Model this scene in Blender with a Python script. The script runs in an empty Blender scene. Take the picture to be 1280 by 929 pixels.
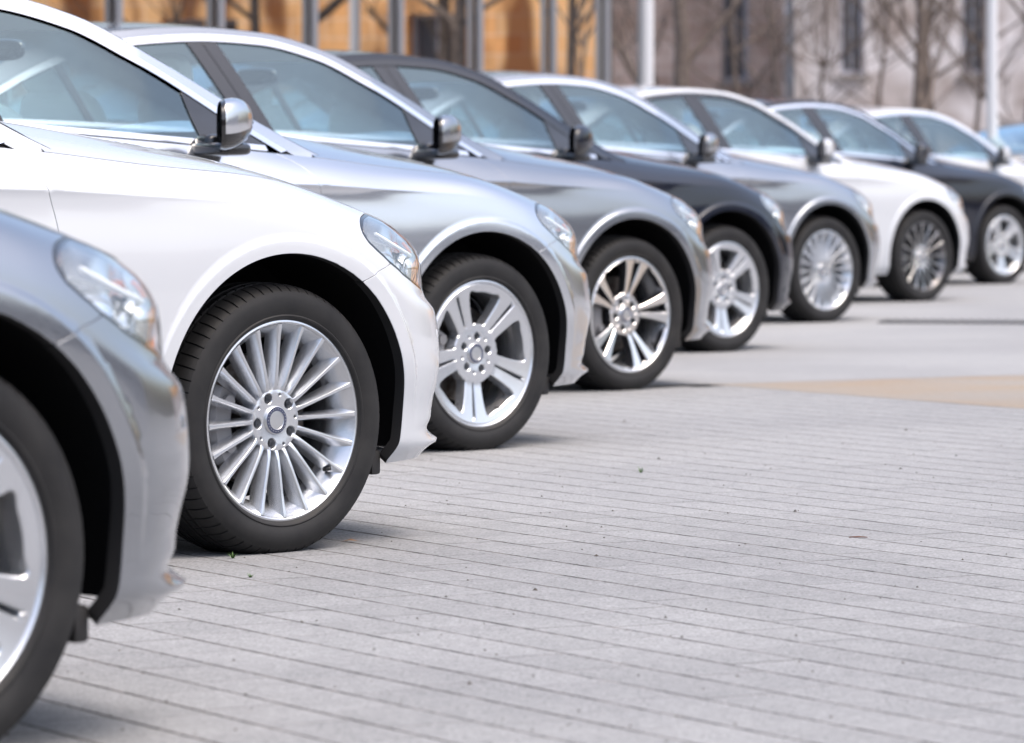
import bpy, bmesh, math, random
import numpy as np
from mathutils import Vector, Matrix
from mathutils.geometry import delaunay_2d_cdt
random.seed(4); np.random.seed(4)
R = math.radians
sc = bpy.context.scene
col = sc.collection

# ------------------------------------------------------------------ camera, sky, sun, exposure
FPX = 5500.0                      # focal length in pixels of the 1280 px wide frame
CAMH = 0.904
cam_d = bpy.data.cameras.new('camera'); cam = bpy.data.objects.new('camera', cam_d); col.objects.link(cam)
cam_d.sensor_width = 36.0; cam_d.lens = 36.0 * FPX / 1280.0
cam_d.shift_x = -100.0 / 1280.0; cam_d.shift_y = -250.0 / 1280.0
cam_d.clip_start = 0.1; cam_d.clip_end = 2000
cam.location = (0, 0, CAMH); cam.rotation_euler = (R(90), 0, 0)
cam_d.dof.use_dof = True; cam_d.dof.focus_distance = 10.7; cam_d.dof.aperture_fstop = 6.2
sc.camera = cam

SUN_EL, SUN_AZ = 66.0, 120.0       # azimuth clockwise from +Y (the view direction)
world = bpy.data.worlds.new('World'); sc.world = world; world.use_nodes = True
wn = world.node_tree; bg = wn.nodes['Background']
sky = wn.nodes.new('ShaderNodeTexSky'); sky.sky_type = 'NISHITA'; sky.sun_disc = False
sky.sun_elevation = R(SUN_EL); sky.sun_rotation = R(SUN_AZ); sky.air_density = 1.0; sky.dust_density = 6.0; sky.ozone_density = 1.0
wn.links.new(sky.outputs[0], bg.inputs[0]); bg.inputs[1].default_value = 0.15
sun_d = bpy.data.lights.new('sun', 'SUN'); sun = bpy.data.objects.new('sun', sun_d); col.objects.link(sun)
sun_d.energy = 0.5; sun_d.angle = R(50); sun_d.color = (1.0, 0.97, 0.94)
sd = Vector((math.sin(R(SUN_AZ)) * math.cos(R(SUN_EL)), math.cos(R(SUN_AZ)) * math.cos(R(SUN_EL)), math.sin(R(SUN_EL))))
sun.rotation_euler = (-sd).to_track_quat('-Z', 'Y').to_euler()
sc.view_settings.view_transform = 'Standard'; sc.view_settings.look = 'None'
sc.view_settings.exposure = 1.12; sc.view_settings.gamma = 1.0; sc.view_settings.use_curve_mapping = False

# ------------------------------------------------------------------ materials
def mat(name, base=(.5, .5, .5), rough=.5, metal=0.0, coat=0.0, coat_rough=.03, spec=.5, emis=None):
    m = bpy.data.materials.new(name); m.use_nodes = True
    p = m.node_tree.nodes['Principled BSDF']
    p.inputs['Base Color'].default_value = (*base, 1); p.inputs['Roughness'].default_value = rough
    p.inputs['Metallic'].default_value = metal; p.inputs['Coat Weight'].default_value = coat
    p.inputs['Coat Roughness'].default_value = coat_rough; p.inputs['Specular IOR Level'].default_value = spec
    return m
def nd(m, t): return m.node_tree.nodes.new(t)
def ln(m, a, b): m.node_tree.links.new(a, b)
def prin(m): return m.node_tree.nodes['Principled BSDF']
def noise_mix(m, c1, c2, scale, detail=6, rough=.6, lo=.35, hi=.65, coord='Object', vec_scale=None, sock='Base Color'):
    tc = nd(m, 'ShaderNodeTexCoord'); n = nd(m, 'ShaderNodeTexNoise'); r = nd(m, 'ShaderNodeValToRGB')
    src = tc.outputs[coord]
    if vec_scale:
        mp = nd(m, 'ShaderNodeMapping'); mp.inputs['Scale'].default_value = vec_scale; ln(m, src, mp.inputs[0]); src = mp.outputs[0]
    ln(m, src, n.inputs['Vector']); n.inputs['Scale'].default_value = scale; n.inputs['Detail'].default_value = detail
    n.inputs['Roughness'].default_value = rough
    r.color_ramp.elements[0].position = lo; r.color_ramp.elements[0].color = (*c1, 1)
    r.color_ramp.elements[1].position = hi; r.color_ramp.elements[1].color = (*c2, 1)
    ln(m, n.outputs['Fac'], r.inputs[0])
    if sock: ln(m, r.outputs[0], prin(m).inputs[sock])
    return r, n, src
def bump(m, fac, strength=.3, dist=.002):
    b = nd(m, 'ShaderNodeBump'); b.inputs['Strength'].default_value = strength; b.inputs['Distance'].default_value = dist
    ln(m, fac, b.inputs['Height']); ln(m, b.outputs[0], prin(m).inputs['Normal']); return b

def paint(name, base, metal, rough, coat=1.0):
    m = mat(name, base, rough, metal, coat, .02)
    return m
M = {}
M['white'] = paint('white_paint', (.53, .55, .58), 0, .2)
M['silver'] = paint('silver_paint', (.62, .64, .67), .9, .17)
M['grey'] = paint('mid_grey_paint', (.33, .345, .37), .9, .17)
M['steel'] = paint('steel_grey_paint', (.38, .395, .42), .9, .17)
M['navy'] = mat('dark_navy_paint', (.004, .006, .014), .08, 0, .3)
M['chrome'] = mat('chrome', (.86, .87, .88), .07, 1)
M['gloss_black'] = mat('gloss_black', (.012, .012, .014), .12, 0, .6)
M['plastic'] = mat('black_plastic', (.018, .018, .02), .55)
r_, n_, s_ = noise_mix(M['plastic'], (.014, .014, .016), (.03, .029, .028), 18)
bump(M['plastic'], n_.outputs['Fac'], .2, .001)
M['felt'] = mat('black_felt', (.007, .007, .008), .95, spec=.15)
M['inner'] = mat('shut_gap_dark', (.008, .008, .009), .8)
M['rubber'] = mat('tyre_rubber', (.022, .022, .024), .62, spec=.35)
r_, n_, s_ = noise_mix(M['rubber'], (.008, .008, .009), (.019, .0185, .0185), 9, detail=9)
bump(M['rubber'], n_.outputs['Fac'], .15, .001)
M['alloy'] = mat('silver_alloy', (.66, .68, .71), .27, .85, .5, .08)
M['machined'] = mat('machined_alloy', (.80, .80, .80), .22, 1.0)
M['dark_alloy'] = mat('dark_alloy', (.045, .046, .052), .35, .6, .4)
M['smoked_alloy'] = mat('smoked_alloy', (.16, .155, .16), .3, .85, .4)
M['iron'] = mat('brake_iron', (.16, .155, .15), .38, .9)
noise_mix(M['iron'], (.20, .19, .185), (.09, .07, .055), 30)
M['caliper'] = mat('caliper_grey', (.22, .22, .23), .5, .4)
M['bolt'] = mat('bolt_steel', (.10, .10, .11), .35, .9)
M['cap_blue'] = mat('cap_dark_ring', (.055, .065, .12), .3, .3, .6)
M['cap_silver'] = mat('cap_silver', (.62, .63, .64), .28, .9)
M['amber'] = mat('amber_lens', (.75, .20, .04), .15, 0, .8)
M['red_lens'] = mat('red_lens', (.45, .02, .02), .15, 0, .8)
M['reflector'] = mat('lamp_reflector', (.84, .85, .87), .22, 1)
M['seat'] = mat('seat_cover_film', (.62, .64, .64), .35)
M['cabin'] = mat('cabin_trim', (.05, .052, .058), .7)
M['lining'] = mat('roof_lining', (.42, .43, .44), .9)
M['paper'] = mat('white_paper', (.75, .76, .75), .8)

def glassmat(name, tint, refl=1.0, ior=1.5, gl=(1, 1, 1)):
    m = bpy.data.materials.new(name); m.use_nodes = True; nt = m.node_tree
    for n in list(nt.nodes): nt.nodes.remove(n)
    o = nt.nodes.new('ShaderNodeOutputMaterial'); mx = nt.nodes.new('ShaderNodeMixShader')
    t = nt.nodes.new('ShaderNodeBsdfTransparent'); g = nt.nodes.new('ShaderNodeBsdfGlossy'); f = nt.nodes.new('ShaderNodeLayerWeight'); f.inputs[0].default_value = .5
    t.inputs[0].default_value = (*tint, 1); g.inputs[0].default_value = (*gl, 1); g.inputs['Roughness'].default_value = .01
    f0 = ((ior-1)/(ior+1))**2; pw = nt.nodes.new('ShaderNodeMath'); pw.operation = 'POWER'; pw.inputs[1].default_value = 5; ma = nt.nodes.new('ShaderNodeMath'); ma.operation = 'MULTIPLY_ADD'; ma.inputs[1].default_value = 1-f0; ma.inputs[2].default_value = f0
    nt.links.new(f.outputs['Facing'], pw.inputs[0]); nt.links.new(pw.outputs[0], ma.inputs[0])
    mu = nt.nodes.new('ShaderNodeMath'); mu.operation = 'MULTIPLY'; mu.inputs[1].default_value = refl; mu.use_clamp = True
    nt.links.new(ma.outputs[0], mu.inputs[0]); nt.links.new(mu.outputs[0], mx.inputs[0])
    nt.links.new(t.outputs[0], mx.inputs[1]); nt.links.new(g.outputs[0], mx.inputs[2]); nt.links.new(mx.outputs[0], o.inputs[0])
    return m
M['glass'] = glassmat('car_window_glass', (.86, .965, .965), 3.6, 1.5, (.78, .95, 1.0))
M['trim'] = mat('bright_trim', (.93, .93, .94), .16, 1)
M['lens'] = glassmat('clear_lamp_lens', (.95, .97, .98), 2.2, 1.5)
M['facade_glass'] = glassmat('coated_facade_glass', (.10, .09, .085), 7.0, 1.6, (1, .97, .92))
M['mirror'] = mat('mirror_glass', (.55, .58, .62), .02, 1)

# ------------------------------------------------------------------ mesh helpers
def mk(name, V, F, N=None, mats=(), midx=None, smooth=True):
    me = bpy.data.meshes.new(name)
    me.from_pydata([tuple(map(float, v)) for v in V], [], [tuple(int(i) for i in f) for f in F])
    for m in mats: me.materials.append(m)
    if midx is not None: me.polygons.foreach_set('material_index', np.asarray(midx, dtype=np.int32))
    if smooth: me.polygons.foreach_set('use_smooth', np.ones(len(me.polygons), dtype=bool))
    me.update()
    if N is not None:
        me.normals_split_custom_set_from_vertices([tuple(map(float, n)) for n in N])
    me['midx'] = 0
    return me
class G:                                             # geometry accumulator
    def __init__(s): s.V = []; s.F = []; s.m = []; s.N = []
    def add(s, V, F, m=0, N=None):
        o = len(s.V); s.V += [tuple(map(float, v)) for v in V]; s.F += [tuple(int(i) + o for i in f) for f in F]; s.m += [m] * len(F)
        s.N += [tuple(map(float, n)) for n in N] if N is not None else [None] * len(V)
        return s
    def box(s, c, d, m=0, rz=0, bev=0):
        cx, cy, cz = c; dx, dy, dz = [k / 2 for k in d]; V = []
        for X, Y, Z in [(-1,-1,-1),(1,-1,-1),(1,1,-1),(-1,1,-1),(-1,-1,1),(1,-1,1),(1,1,1),(-1,1,1)]:
            x, y = X*dx, Y*dy
            V.append((cx + x*math.cos(rz) - y*math.sin(rz), cy + x*math.sin(rz) + y*math.cos(rz), cz + Z*dz))
        return s.add(V, [(0,3,2,1),(4,5,6,7),(0,1,5,4),(1,2,6,5),(2,3,7,6),(3,0,4,7)], m)
    def tube(s, pts, rad, n=8, m=0, cap=True):
        pts = [Vector(p) for p in pts]; k = len(pts)
        rad = [rad] * k if not hasattr(rad, '__len__') else rad
        V = []; F = []; up = Vector((0, 0, 1)); prev = None
        for i, p in enumerate(pts):
            d = (pts[min(i+1, k-1)] - pts[max(i-1, 0)]).normalized()
            a = d.cross(up) if prev is None else d.cross(prev.cross(d))*-1
            if prev is None:
                if a.length < .1: a = d.cross(Vector((1, 0, 0)))
            else: a = prev - d * prev.dot(d)
            a.normalize(); prev = a; b = d.cross(a)
            for j in range(n):
                t = 2*math.pi*j/n; V.append(p + (a*math.cos(t) + b*math.sin(t))*rad[i])
        for i in range(k-1):
            for j in range(n):
                F.append((i*n+j, i*n+(j+1) % n, (i+1)*n+(j+1) % n, (i+1)*n+j))
        if cap: F.append(tuple(range(n))[::-1]); F.append(tuple((k-1)*n+j for j in range(n)))
        return s.add(V, F, m)
    def lathe(s, prof, n=64, m=0, axis='y', t0=0, t1=2*math.pi, c=(0,0,0)):   # prof: (r, a), a outward = -y
        V = []; F = []; full = abs(t1 - t0 - 2*math.pi) < 1e-6; nn = n if full else n + 1; k = len(prof)
        for j in range(nn):
            t = t0 + (t1-t0)*j/n
            for r, a in prof:
                V.append((c[0]+r*math.cos(t), c[1]-a, c[2]+r*math.sin(t)) if axis == 'y' else (c[0]+r*math.cos(t), c[1]+r*math.sin(t), c[2]+a))
        for j in range(n):
            jj = (j+1) % nn
            for i in range(k-1): F.append((j*k+i, j*k+i+1, jj*k+i+1, jj*k+i))
        return s.add(V, F, m)
    def mesh(s, name, mats, smooth=True):
        N = s.N if s.N and all(n is not None for n in s.N) else None
        return mk(name, s.V, s.F, N, mats, s.m, smooth)
def autosmooth(me, ang=35):
    bm = bmesh.new(); bm.from_mesh(me)
    for e in bm.edges:
        if len(e.link_faces) == 2 and e.calc_face_angle(0) > R(ang): e.smooth = False
    bmesh.ops.recalc_face_normals(bm, faces=bm.faces); bm.to_mesh(me); bm.free(); return me
def bevelled(me, w=.005, seg=2, ang=30):
    bm = bmesh.new(); bm.from_mesh(me); bmesh.ops.remove_doubles(bm, verts=bm.verts, dist=1e-5)
    es = [e for e in bm.edges if len(e.link_faces) == 2 and e.calc_face_angle(0) > R(ang)]
    bmesh.ops.bevel(bm, geom=es, offset=w, segments=seg, profile=.6, affect='EDGES', clamp_overlap=True)
    for f in bm.faces: f.smooth = True
    bm.to_mesh(me); bm.free(); return autosmooth(me, 50)
def blob(cx, cy, cz, dx, dy, dz, m, e=.45, name='blob', nu=28, nv=16, shear=0):      # rounded cushion (superellipsoid)
    V = []; F = []
    f = lambda w, e: math.copysign(abs(w)**e, w)
    for i in range(nv+1):
        v = -math.pi/2 + math.pi*i/nv
        for j in range(nu):
            u = 2*math.pi*j/nu
            z = f(math.sin(v), e)*dz/2
            V.append((cx + f(math.cos(v), e)*f(math.cos(u), e)*dx/2 + shear*z, cy + f(math.cos(v), e)*f(math.sin(u), e)*dy/2, cz + z))
    for i in range(nv):
        for j in range(nu): F.append((i*nu+j, i*nu+(j+1) % nu, (i+1)*nu+(j+1) % nu, (i+1)*nu+j))
    return V, F
def mirrored(me):
    V = np.empty(len(me.vertices)*3, dtype=np.float32); me.vertices.foreach_get('co', V); V = V.reshape(-1, 3).copy()
    N = np.empty(len(me.loops)*3, dtype=np.float32); me.corner_normals.foreach_get('vector', N); N = N.reshape(-1, 3)
    L = np.empty(len(me.loops), dtype=np.int32); me.loops.foreach_get('vertex_index', L)
    F = [tuple(p.vertices)[::-1] for p in me.polygons]
    V[:, 1] *= -1; out = bpy.data.meshes.new(me.name)
    out.from_pydata(V.tolist(), [], F)
    for m in me.materials: out.materials.append(m)
    out.polygons.foreach_set('material_index', [p.material_index for p in me.polygons])
    out.polygons.foreach_set('use_smooth', [p.use_smooth for p in me.polygons]); out.update()
    NN = np.zeros_like(N); k = 0
    for p in me.polygons:
        n = p.loop_total; s0 = p.loop_start; NN[k:k+n] = N[s0:s0+n][::-1]; k += n
    NN[:, 1] *= -1
    out.normals_split_custom_set(NN.tolist())
    return out
def link(name, me, parent=None, loc=None, rot=None, paint=None):
    o = bpy.data.objects.new(name, me); col.objects.link(o)
    if parent is not None: o.parent = parent
    if loc is not None: o.location = loc
    if rot is not None: o.rotation_euler = rot
    if paint is not None and o.material_slots:
        o.material_slots[0].link = 'OBJECT'; o.material_slots[0].material = paint
    return o
def empty(name, loc=(0,0,0), rz=0, parent=None):
    o = bpy.data.objects.new(name, None); col.objects.link(o); o.location = loc; o.rotation_euler = (0, 0, rz)
    o.empty_display_size = .2
    if parent is not None: o.parent = parent
    return o
def tag(o, label=None, cat=None, group=None, kind=None):
    if label: o['label'] = label
    if cat: o['category'] = cat
    if group: o['group'] = group
    if kind: o['kind'] = kind
    return o

# ------------------------------------------------------------------ curves and interpolation
def pch(x, y):                                       # monotone cubic interpolant
    x = np.asarray(x, float); y = np.asarray(y, float); h = np.diff(x); d = np.diff(y)/h
    m = np.zeros(len(x))
    for i in range(1, len(x)-1):
        if d[i-1]*d[i] > 0:
            w1 = 2*h[i]+h[i-1]; w2 = h[i]+2*h[i-1]; m[i] = (w1+w2)/(w1/d[i-1]+w2/d[i])
    m[0] = d[0]; m[-1] = d[-1]
    def f(q):
        q = np.asarray(q, float); i = np.clip(np.searchsorted(x, q)-1, 0, len(x)-2); t = np.clip((q-x[i])/h[i], 0, 1)
        return (2*t**3-3*t**2+1)*y[i] + (t**3-2*t**2+t)*h[i]*m[i] + (-2*t**3+3*t**2)*y[i+1] + (t**3-t**2)*h[i]*m[i+1]
    return f
def crom(P, n=14, closed=False):                     # centripetal-ish Catmull-Rom polyline
    P = [np.asarray(p, float) for p in P]; out = []; k = len(P)
    for i in range(k if closed else k-1):
        a = P[(i-1) % k] if (closed or i > 0) else 2*P[0]-P[1]; b = P[i]; c = P[(i+1) % k]
        d = P[(i+2) % k] if (closed or i+2 < k) else 2*P[-1]-P[-2]
        for j in range(n):
            t = j/n; out.append(.5*((2*b)+(-a+c)*t+(2*a-5*b+4*c-d)*t*t+(-a+3*b-3*c+d)*t**3))
    if not closed: out.append(P[-1])
    return np.array(out)
def resample(P, step, closed=False):
    P = np.asarray(P, float)
    if closed: P = np.vstack([P, P[:1]])
    L = np.concatenate([[0], np.cumsum(np.linalg.norm(np.diff(P, axis=0), axis=1))]); n = max(2, int(round(L[-1]/step))+1)
    q = np.linspace(0, L[-1], n)
    o = np.stack([np.interp(q, L, P[:, i]) for i in range(P.shape[1])], 1)
    return o[:-1] if closed else o
def inside(P, loops):
    c = np.zeros(len(P), bool); x, y = P[:, 0], P[:, 1]
    for lp in loops:
        a = lp; b = np.roll(lp, -1, axis=0)
        for (x1, y1), (x2, y2) in zip(a, b):
            if y1 == y2: continue
            m = (y1 > y) != (y2 > y)
            c ^= m & (x < (x2-x1)*(y-y1)/(y2-y1)+x1)
    return c
def segdist(P, loops):
    D = np.full(len(P), 1e9)
    for lp in loops:
        for a, b in zip(lp, np.roll(lp, -1, axis=0)):
            ab = b-a; l2 = max(ab@ab, 1e-12); t = np.clip(((P-a)@ab)/l2, 0, 1); D = np.minimum(D, np.linalg.norm(P-(a+t[:, None]*ab), axis=1))
    return D
def cdt(loops, step, extra=None):
    allp = np.vstack(loops); lo = allp.min(0); hi = allp.max(0)
    gx, gy = np.meshgrid(np.arange(lo[0], hi[0], step), np.arange(lo[1], hi[1], step*.9))
    gx = gx + (np.arange(gx.shape[0]) % 2)[:, None]*step*.5
    Gp = np.stack([gx.ravel(), gy.ravel()], 1)
    if extra is not None and len(extra): Gp = np.vstack([extra, Gp])
    Gp = Gp[inside(Gp, loops)]
    if len(Gp):
        Gp = Gp[segdist(Gp, loops) > step*.45]
    if extra is not None and len(extra) and len(Gp):      # thin grid points that crowd the extra ones
        ne = int((segdist(extra[inside(extra, loops)], loops) > step*.45).sum()); ex, gr = Gp[:ne], Gp[ne:]
        if ne and len(gr):
            dm = np.full(len(gr), 9.0)
            for c in range(0, ne, 200): dm = np.minimum(dm, np.linalg.norm(gr[:, None]-ex[None, c:c+200], axis=2).min(1))
            Gp = np.vstack([ex, gr[dm > step*.55]])
    V = [Vector(p) for p in allp] + [Vector(p) for p in Gp]; E = []; o = 0
    for lp in loops:
        n = len(lp); E += [(o+i, o+(i+1) % n) for i in range(n)]; o += n
    v2, e2, f2, ov, oe, of = delaunay_2d_cdt(V, E, [], 0, 1e-6, True)
    P = np.array([(v[0], v[1]) for v in v2]); F = np.array([f for f in f2 if len(f) == 3])
    C = P[F].mean(1); F = F[inside(C, loops)]
    mp = {}
    for i, src in enumerate(ov):
        for q in src: mp[q] = i
    L = []; o = 0
    for lp in loops: L.append([mp[o+i] for i in range(len(lp))]); o += len(lp)
    return P, F, L
def shrink(lp, d):                                    # move a closed 2-D loop inwards
    a = np.roll(lp, 1, 0); b = np.roll(lp, -1, 0); e1 = lp-a; e2 = b-lp
    e1 /= np.maximum(np.linalg.norm(e1, axis=1), 1e-9)[:, None]; e2 /= np.maximum(np.linalg.norm(e2, axis=1), 1e-9)[:, None]
    n = np.stack([-(e1+e2)[:, 1], (e1+e2)[:, 0]], 1); ln_ = np.maximum(np.linalg.norm(n, axis=1), 1e-9); n /= ln_[:, None]
    cosh = np.maximum(ln_/2, .5)
    area = .5*np.sum(lp[:, 0]*b[:, 1]-b[:, 0]*lp[:, 1])
    return lp + n*(d if area > 0 else -d)/cosh[:, None]
def panel(name, loops, ev, step=.02, gap=.0018, depth=.012, edge=.0012, mats=(), extra=None, off=0.0, flange=True):
    """ev(uv) -> positions, outward normals; a trimmed sheet with rounded, folded edges"""
    lps = [shrink(l, gap if i == 0 else -gap) for i, l in enumerate(loops)]
    uv, F, L = cdt(lps, step, extra)
    P, N = ev(uv); P = P + N*off
    fn = np.cross(P[F[:, 1]]-P[F[:, 0]], P[F[:, 2]]-P[F[:, 0]]); fl = np.einsum('ij,ij->i', fn, N[F].mean(1)) < 0
    F[fl] = F[fl][:, ::-1]
    V = [P]; NN = [N]; FF = [tuple(f) for f in F]; o = len(P)
    if flange:
        for li, idx in enumerate(L):
            q = P[idx]; n = N[idx]; t = np.roll(q, -1, 0)-np.roll(q, 1, 0); t /= np.maximum(np.linalg.norm(t, axis=1), 1e-9)[:, None]
            out = np.cross(t, n); out /= np.maximum(np.linalg.norm(out, axis=1), 1e-9)[:, None]
            c2 = shrink(lps[li], .0005); p2, _ = ev(c2); p2 = p2+n*off
            s = np.sign(np.einsum('ij,ij->i', out, q-p2).sum()) or 1; out *= s
            if li > 0: pass
            r1 = q+out*edge*.7-n*edge*.5; r2 = q+out*edge-n*edge*1.6; r3 = q+out*edge-n*depth
            n1 = out+n; n1 /= np.linalg.norm(n1, axis=1)[:, None]
            m = len(idx); V += [r1, r2, r3]; NN += [n1, out, out]
            rings = [idx, list(range(o, o+m)), list(range(o+m, o+2*m)), list(range(o+2*m, o+3*m))]; o += 3*m
            for a, b in zip(rings[:-1], rings[1:]):
                for i in range(m):
                    j = (i+1) % m; f = (a[i], a[j], b[j], b[i])
                    FF.append(f)
            # orientation
            Vn = np.vstack(V); f = FF[-m]; c = np.cross(Vn[f[1]]-Vn[f[0]], Vn[f[3]]-Vn[f[0]])
            if c @ (out[0]) < 0:
                FF[-3*m:] = [g[::-1] for g in FF[-3*m:]]
    mi = [0]*len(FF)
    if flange and mats and mats[0] is M['white']:
        k = len(F)
        for idx in L:
            m = len(idx)
            for q in range(k+2*m, k+3*m): mi[q] = 1
            k += 3*m
        mats = (mats[0], M['inner'])  # fold walls coloured dark so the shut gaps read as shade
    return mk(name, np.vstack(V), FF, np.vstack(NN), mats, mi)

# ------------------------------------------------------------------ the car's lower body surface (right side, x forward from the front axle)
WB = 2.84; WR = .3275; HUBZ = .313; ARC = (.318, .392)
plan = crom([(-3.88,0),(-3.87,.3),(-3.83,.55),(-3.74,.74),(-3.6,.83),(-3.3,.875),(-2.84,.898),(-2.4,.905),(-1.6,.905),(-.8,.905),(-.3,.905),(0,.905),(.25,.903),(.4,.885),(.49,.857),(.575,.806),(.65,.727),(.715,.605),(.765,.44),(.80,.25),(.81,0)], 20)
pl = np.concatenate([[0], np.cumsum(np.linalg.norm(np.diff(plan, axis=0), axis=1))])
pl -= np.interp(0, plan[:, 0], pl)
S0, S1 = pl[0], pl[-1]
KW = np.array([0,.06,.16,.30,.45,.58,.64,.69,.74])
ROWS = {
 -4.53: [(.10,.22),(.04,.28),(0,.40),(0,.55),(.02,.68),(.05,.85),(.06,.95),(.08,1.02),(.12,1.06)],
 -3.9: [(.08,.21),(.03,.27),(0,.39),(0,.54),(.01,.69),(.03,.86),(.045,.95),(.06,1.01),(.09,1.06)],
 -3.3: [(.07,.20),(.03,.26),(.01,.38),(0,.52),(0,.70),(.01,.86),(.03,.94),(.05,1.0),(.085,1.075)],
 -2.4: [(.075,.19),(.035,.25),(.02,.36),(.012,.50),(0,.68),(.008,.84),(.025,.92),(.045,.98),(.065,1.05)],
 -1.9: [(.075,.19),(.035,.25),(.02,.36),(.012,.50),(0,.68),(.008,.84),(.025,.915),(.045,.97),(.065,1.028)],
 -1.3: [(.075,.19),(.035,.25),(.02,.36),(.012,.50),(0,.68),(.008,.84),(.025,.90),(.045,.95),(.068,.992)],
 -.9: [(.075,.19),(.035,.25),(.02,.36),(.010,.50),(0,.68),(.006,.850),(.024,.888),(.050,.93),(.085,.966)],
 -.7: [(.07,.19),(.03,.25),(.012,.36),(.006,.50),(0,.68),(.006,.845),(.028,.884),(.058,.920),(.098,.952)],
 -.35: [(.06,.19),(.02,.25),(.008,.36),(.002,.50),(0,.69),(.006,.815),(.028,.856),(.056,.890),(.098,.918)],
 0: [(.06,.19),(.02,.25),(.008,.36),(.002,.50),(0,.69),(.006,.785),(.026,.835),(.054,.868),(.104,.891)],
 .3: [(.05,.19),(.01,.25),(.008,.34),(.002,.47),(0,.62),(.010,.70),(.028,.748),(.056,.787),(.105,.817)],
 .5: [(.05,.195),(.02,.24),(.016,.31),(.0,.44),(.008,.565),(.034,.618),(.040,.68),(.058,.735),(.108,.775)],
 .75: [(.06,.195),(.025,.236),(.024,.31),(.0,.43),(.012,.55),(.046,.60),(.048,.665),(.068,.71),(.115,.748)],
 1.1: [(.05,.20),(.0,.25),(.02,.31),(.0,.44),(.01,.54),(.04,.59),(.06,.65),(.11,.685),(.17,.715)],
 1.49: [(.05,.20),(.0,.25),(.02,.31),(.0,.44),(.01,.56),(.03,.61),(.06,.65),(.11,.68),(.17,.70)]}
ks = sorted(ROWS); ksx = list(ks); ksx[0] = S0; ksx[-1] = S1
NS, NT = 1100, 260
sg = np.linspace(S0, S1, NS); wg = np.linspace(0, KW[-1], NT)
rowI = np.stack([pch(ksx, [ROWS[k][j][0] for k in ks])(sg) for j in range(9)], 1)
rowZ = np.stack([pch(ksx, [ROWS[k][j][1] for k in ks])(sg) for j in range(9)], 1)
TI = np.stack([pch(KW, rowI[i])(wg) for i in range(NS)]); TZ = np.stack([pch(KW, rowZ[i])(wg) for i in range(NS)])
def gsm(A, sig, ax):
    if ax == 0: return gsm(A.T, sig, 1).T
    k = int(sig*3)+1; x = np.arange(-k, k+1); g = np.exp(-.5*(x/sig)**2); g /= g.sum()
    B = np.pad(A, ((0, 0), (k, k)), mode='reflect', reflect_type='odd'); out = np.zeros_like(A)
    for i, w in enumerate(g): out += w*B[:, i:i+A.shape[1]]
    return out
ds, dw = sg[1]-sg[0], wg[1]-wg[0]
lower = np.clip((wg-.20)/.1, 0, 1)[None]                  # keep the lip crisp, smooth the rest
for T in (TI, TZ):
    sm = gsm(gsm(T, .022/dw, 1), .06/ds, 0); sl = gsm(gsm(T, .007/dw, 1), .03/ds, 0)
    T[:] = sl*(1-lower)+sm*lower
px = np.interp(sg, pl, plan[:, 0]); pb = np.interp(sg, pl, plan[:, 1])
tx = np.gradient(px, sg); tb = np.gradient(pb, sg); l_ = np.hypot(tx, tb); tx /= l_; tb /= l_
tx = gsm(tx[None], .03/ds, 1)[0]; tb = gsm(tb[None], .03/ds, 1)[0]
XX = np.repeat(px[:, None], NT, 1); SS = np.repeat(sg[:, None], NT, 1)
sst = lambda a: np.clip(a, 0, 1)**2*(3-2*np.clip(a, 0, 1))
# crease: a sharp shoulder line with a hollow under it, fading out over the wheel
zc_ = np.interp(SS, [-3.9,-2.9,-1.9,-.7,-.1,.3], [.90,.905,.885,.862,.832,.79])
A_ = np.interp(SS, [-3.9,-3.4,-1.5,-.7,-.35,.05,.2], [0,.35,.6,.75,.65,.22,0])
d_ = zc_-TZ; TI += np.where(d_ > 0, A_*d_*np.exp(-np.maximum(d_, 0)/.045), 0)
# lower door line
zl_ = np.interp(SS, [-2.5,-.7], [.42,.30]); A2 = np.interp(SS, [-2.6,-2.3,-.9,-.75], [0,.3,.3,0])
d2 = TZ-zl_; TI += np.where(d2 > 0, A2*d2*np.exp(-np.maximum(d2, 0)/.05), 0)
# arch flares
for cx in (0, -WB):
    rho = np.hypot(XX-cx, TZ-ARC[0]); w_ = ARC[1]+.030+.012*np.clip((XX-cx)/.4, 0, 1)
    lowf = sst((TZ-.26)/.22) if cx == 0 else 1.0
    TI -= .009*sst((w_+.014-rho)/.014)*(rho < ARC[1]+.08)*np.where(XX > cx, lowf, 1.0)
# pointed corner of the front lip
TI -= .022*np.exp(-((SS-.70)/.10)**2)*np.exp(-((TZ-.236)/.012)**2)
TI += .014*np.exp(-((SS-.70)/.14)**2)*np.exp(-((TZ-.270)/.014)**2)
TP = np.stack([px[:, None]+tb[:, None]*TI, -(pb[:, None]-tx[:, None]*TI), TZ], -1)
gs = np.gradient(TP, ds, axis=0); gw = np.gradient(TP, dw, axis=1)
TN = np.cross(gs, gw); TN /= np.maximum(np.linalg.norm(TN, axis=-1), 1e-9)[..., None]
if TN[NS//2, NT//2, 1] > 0: TN *= -1
def bil(T, s, w):
    a = np.clip((s-S0)/ds, 0, NS-1.001); b = np.clip(w/dw, 0, NT-1.001); i = a.astype(int); j = b.astype(int); fa = (a-i)[:, None]; fb = (b-j)[:, None]
    return T[i, j]*(1-fa)*(1-fb)+T[i+1, j]*fa*(1-fb)+T[i, j+1]*(1-fa)*fb+T[i+1, j+1]*fa*fb
def ev_side(uv):
    P = bil(TP, uv[:, 0], uv[:, 1]); N = bil(TN, uv[:, 0], uv[:, 1]); N /= np.linalg.norm(N, axis=1)[:, None]
    return P, N
WT = KW[-1]
def z2w(s, z):
    i = int(np.clip((s-S0)/ds, 0, NS-1)); return float(np.interp(z, TZ[i], wg))
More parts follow.
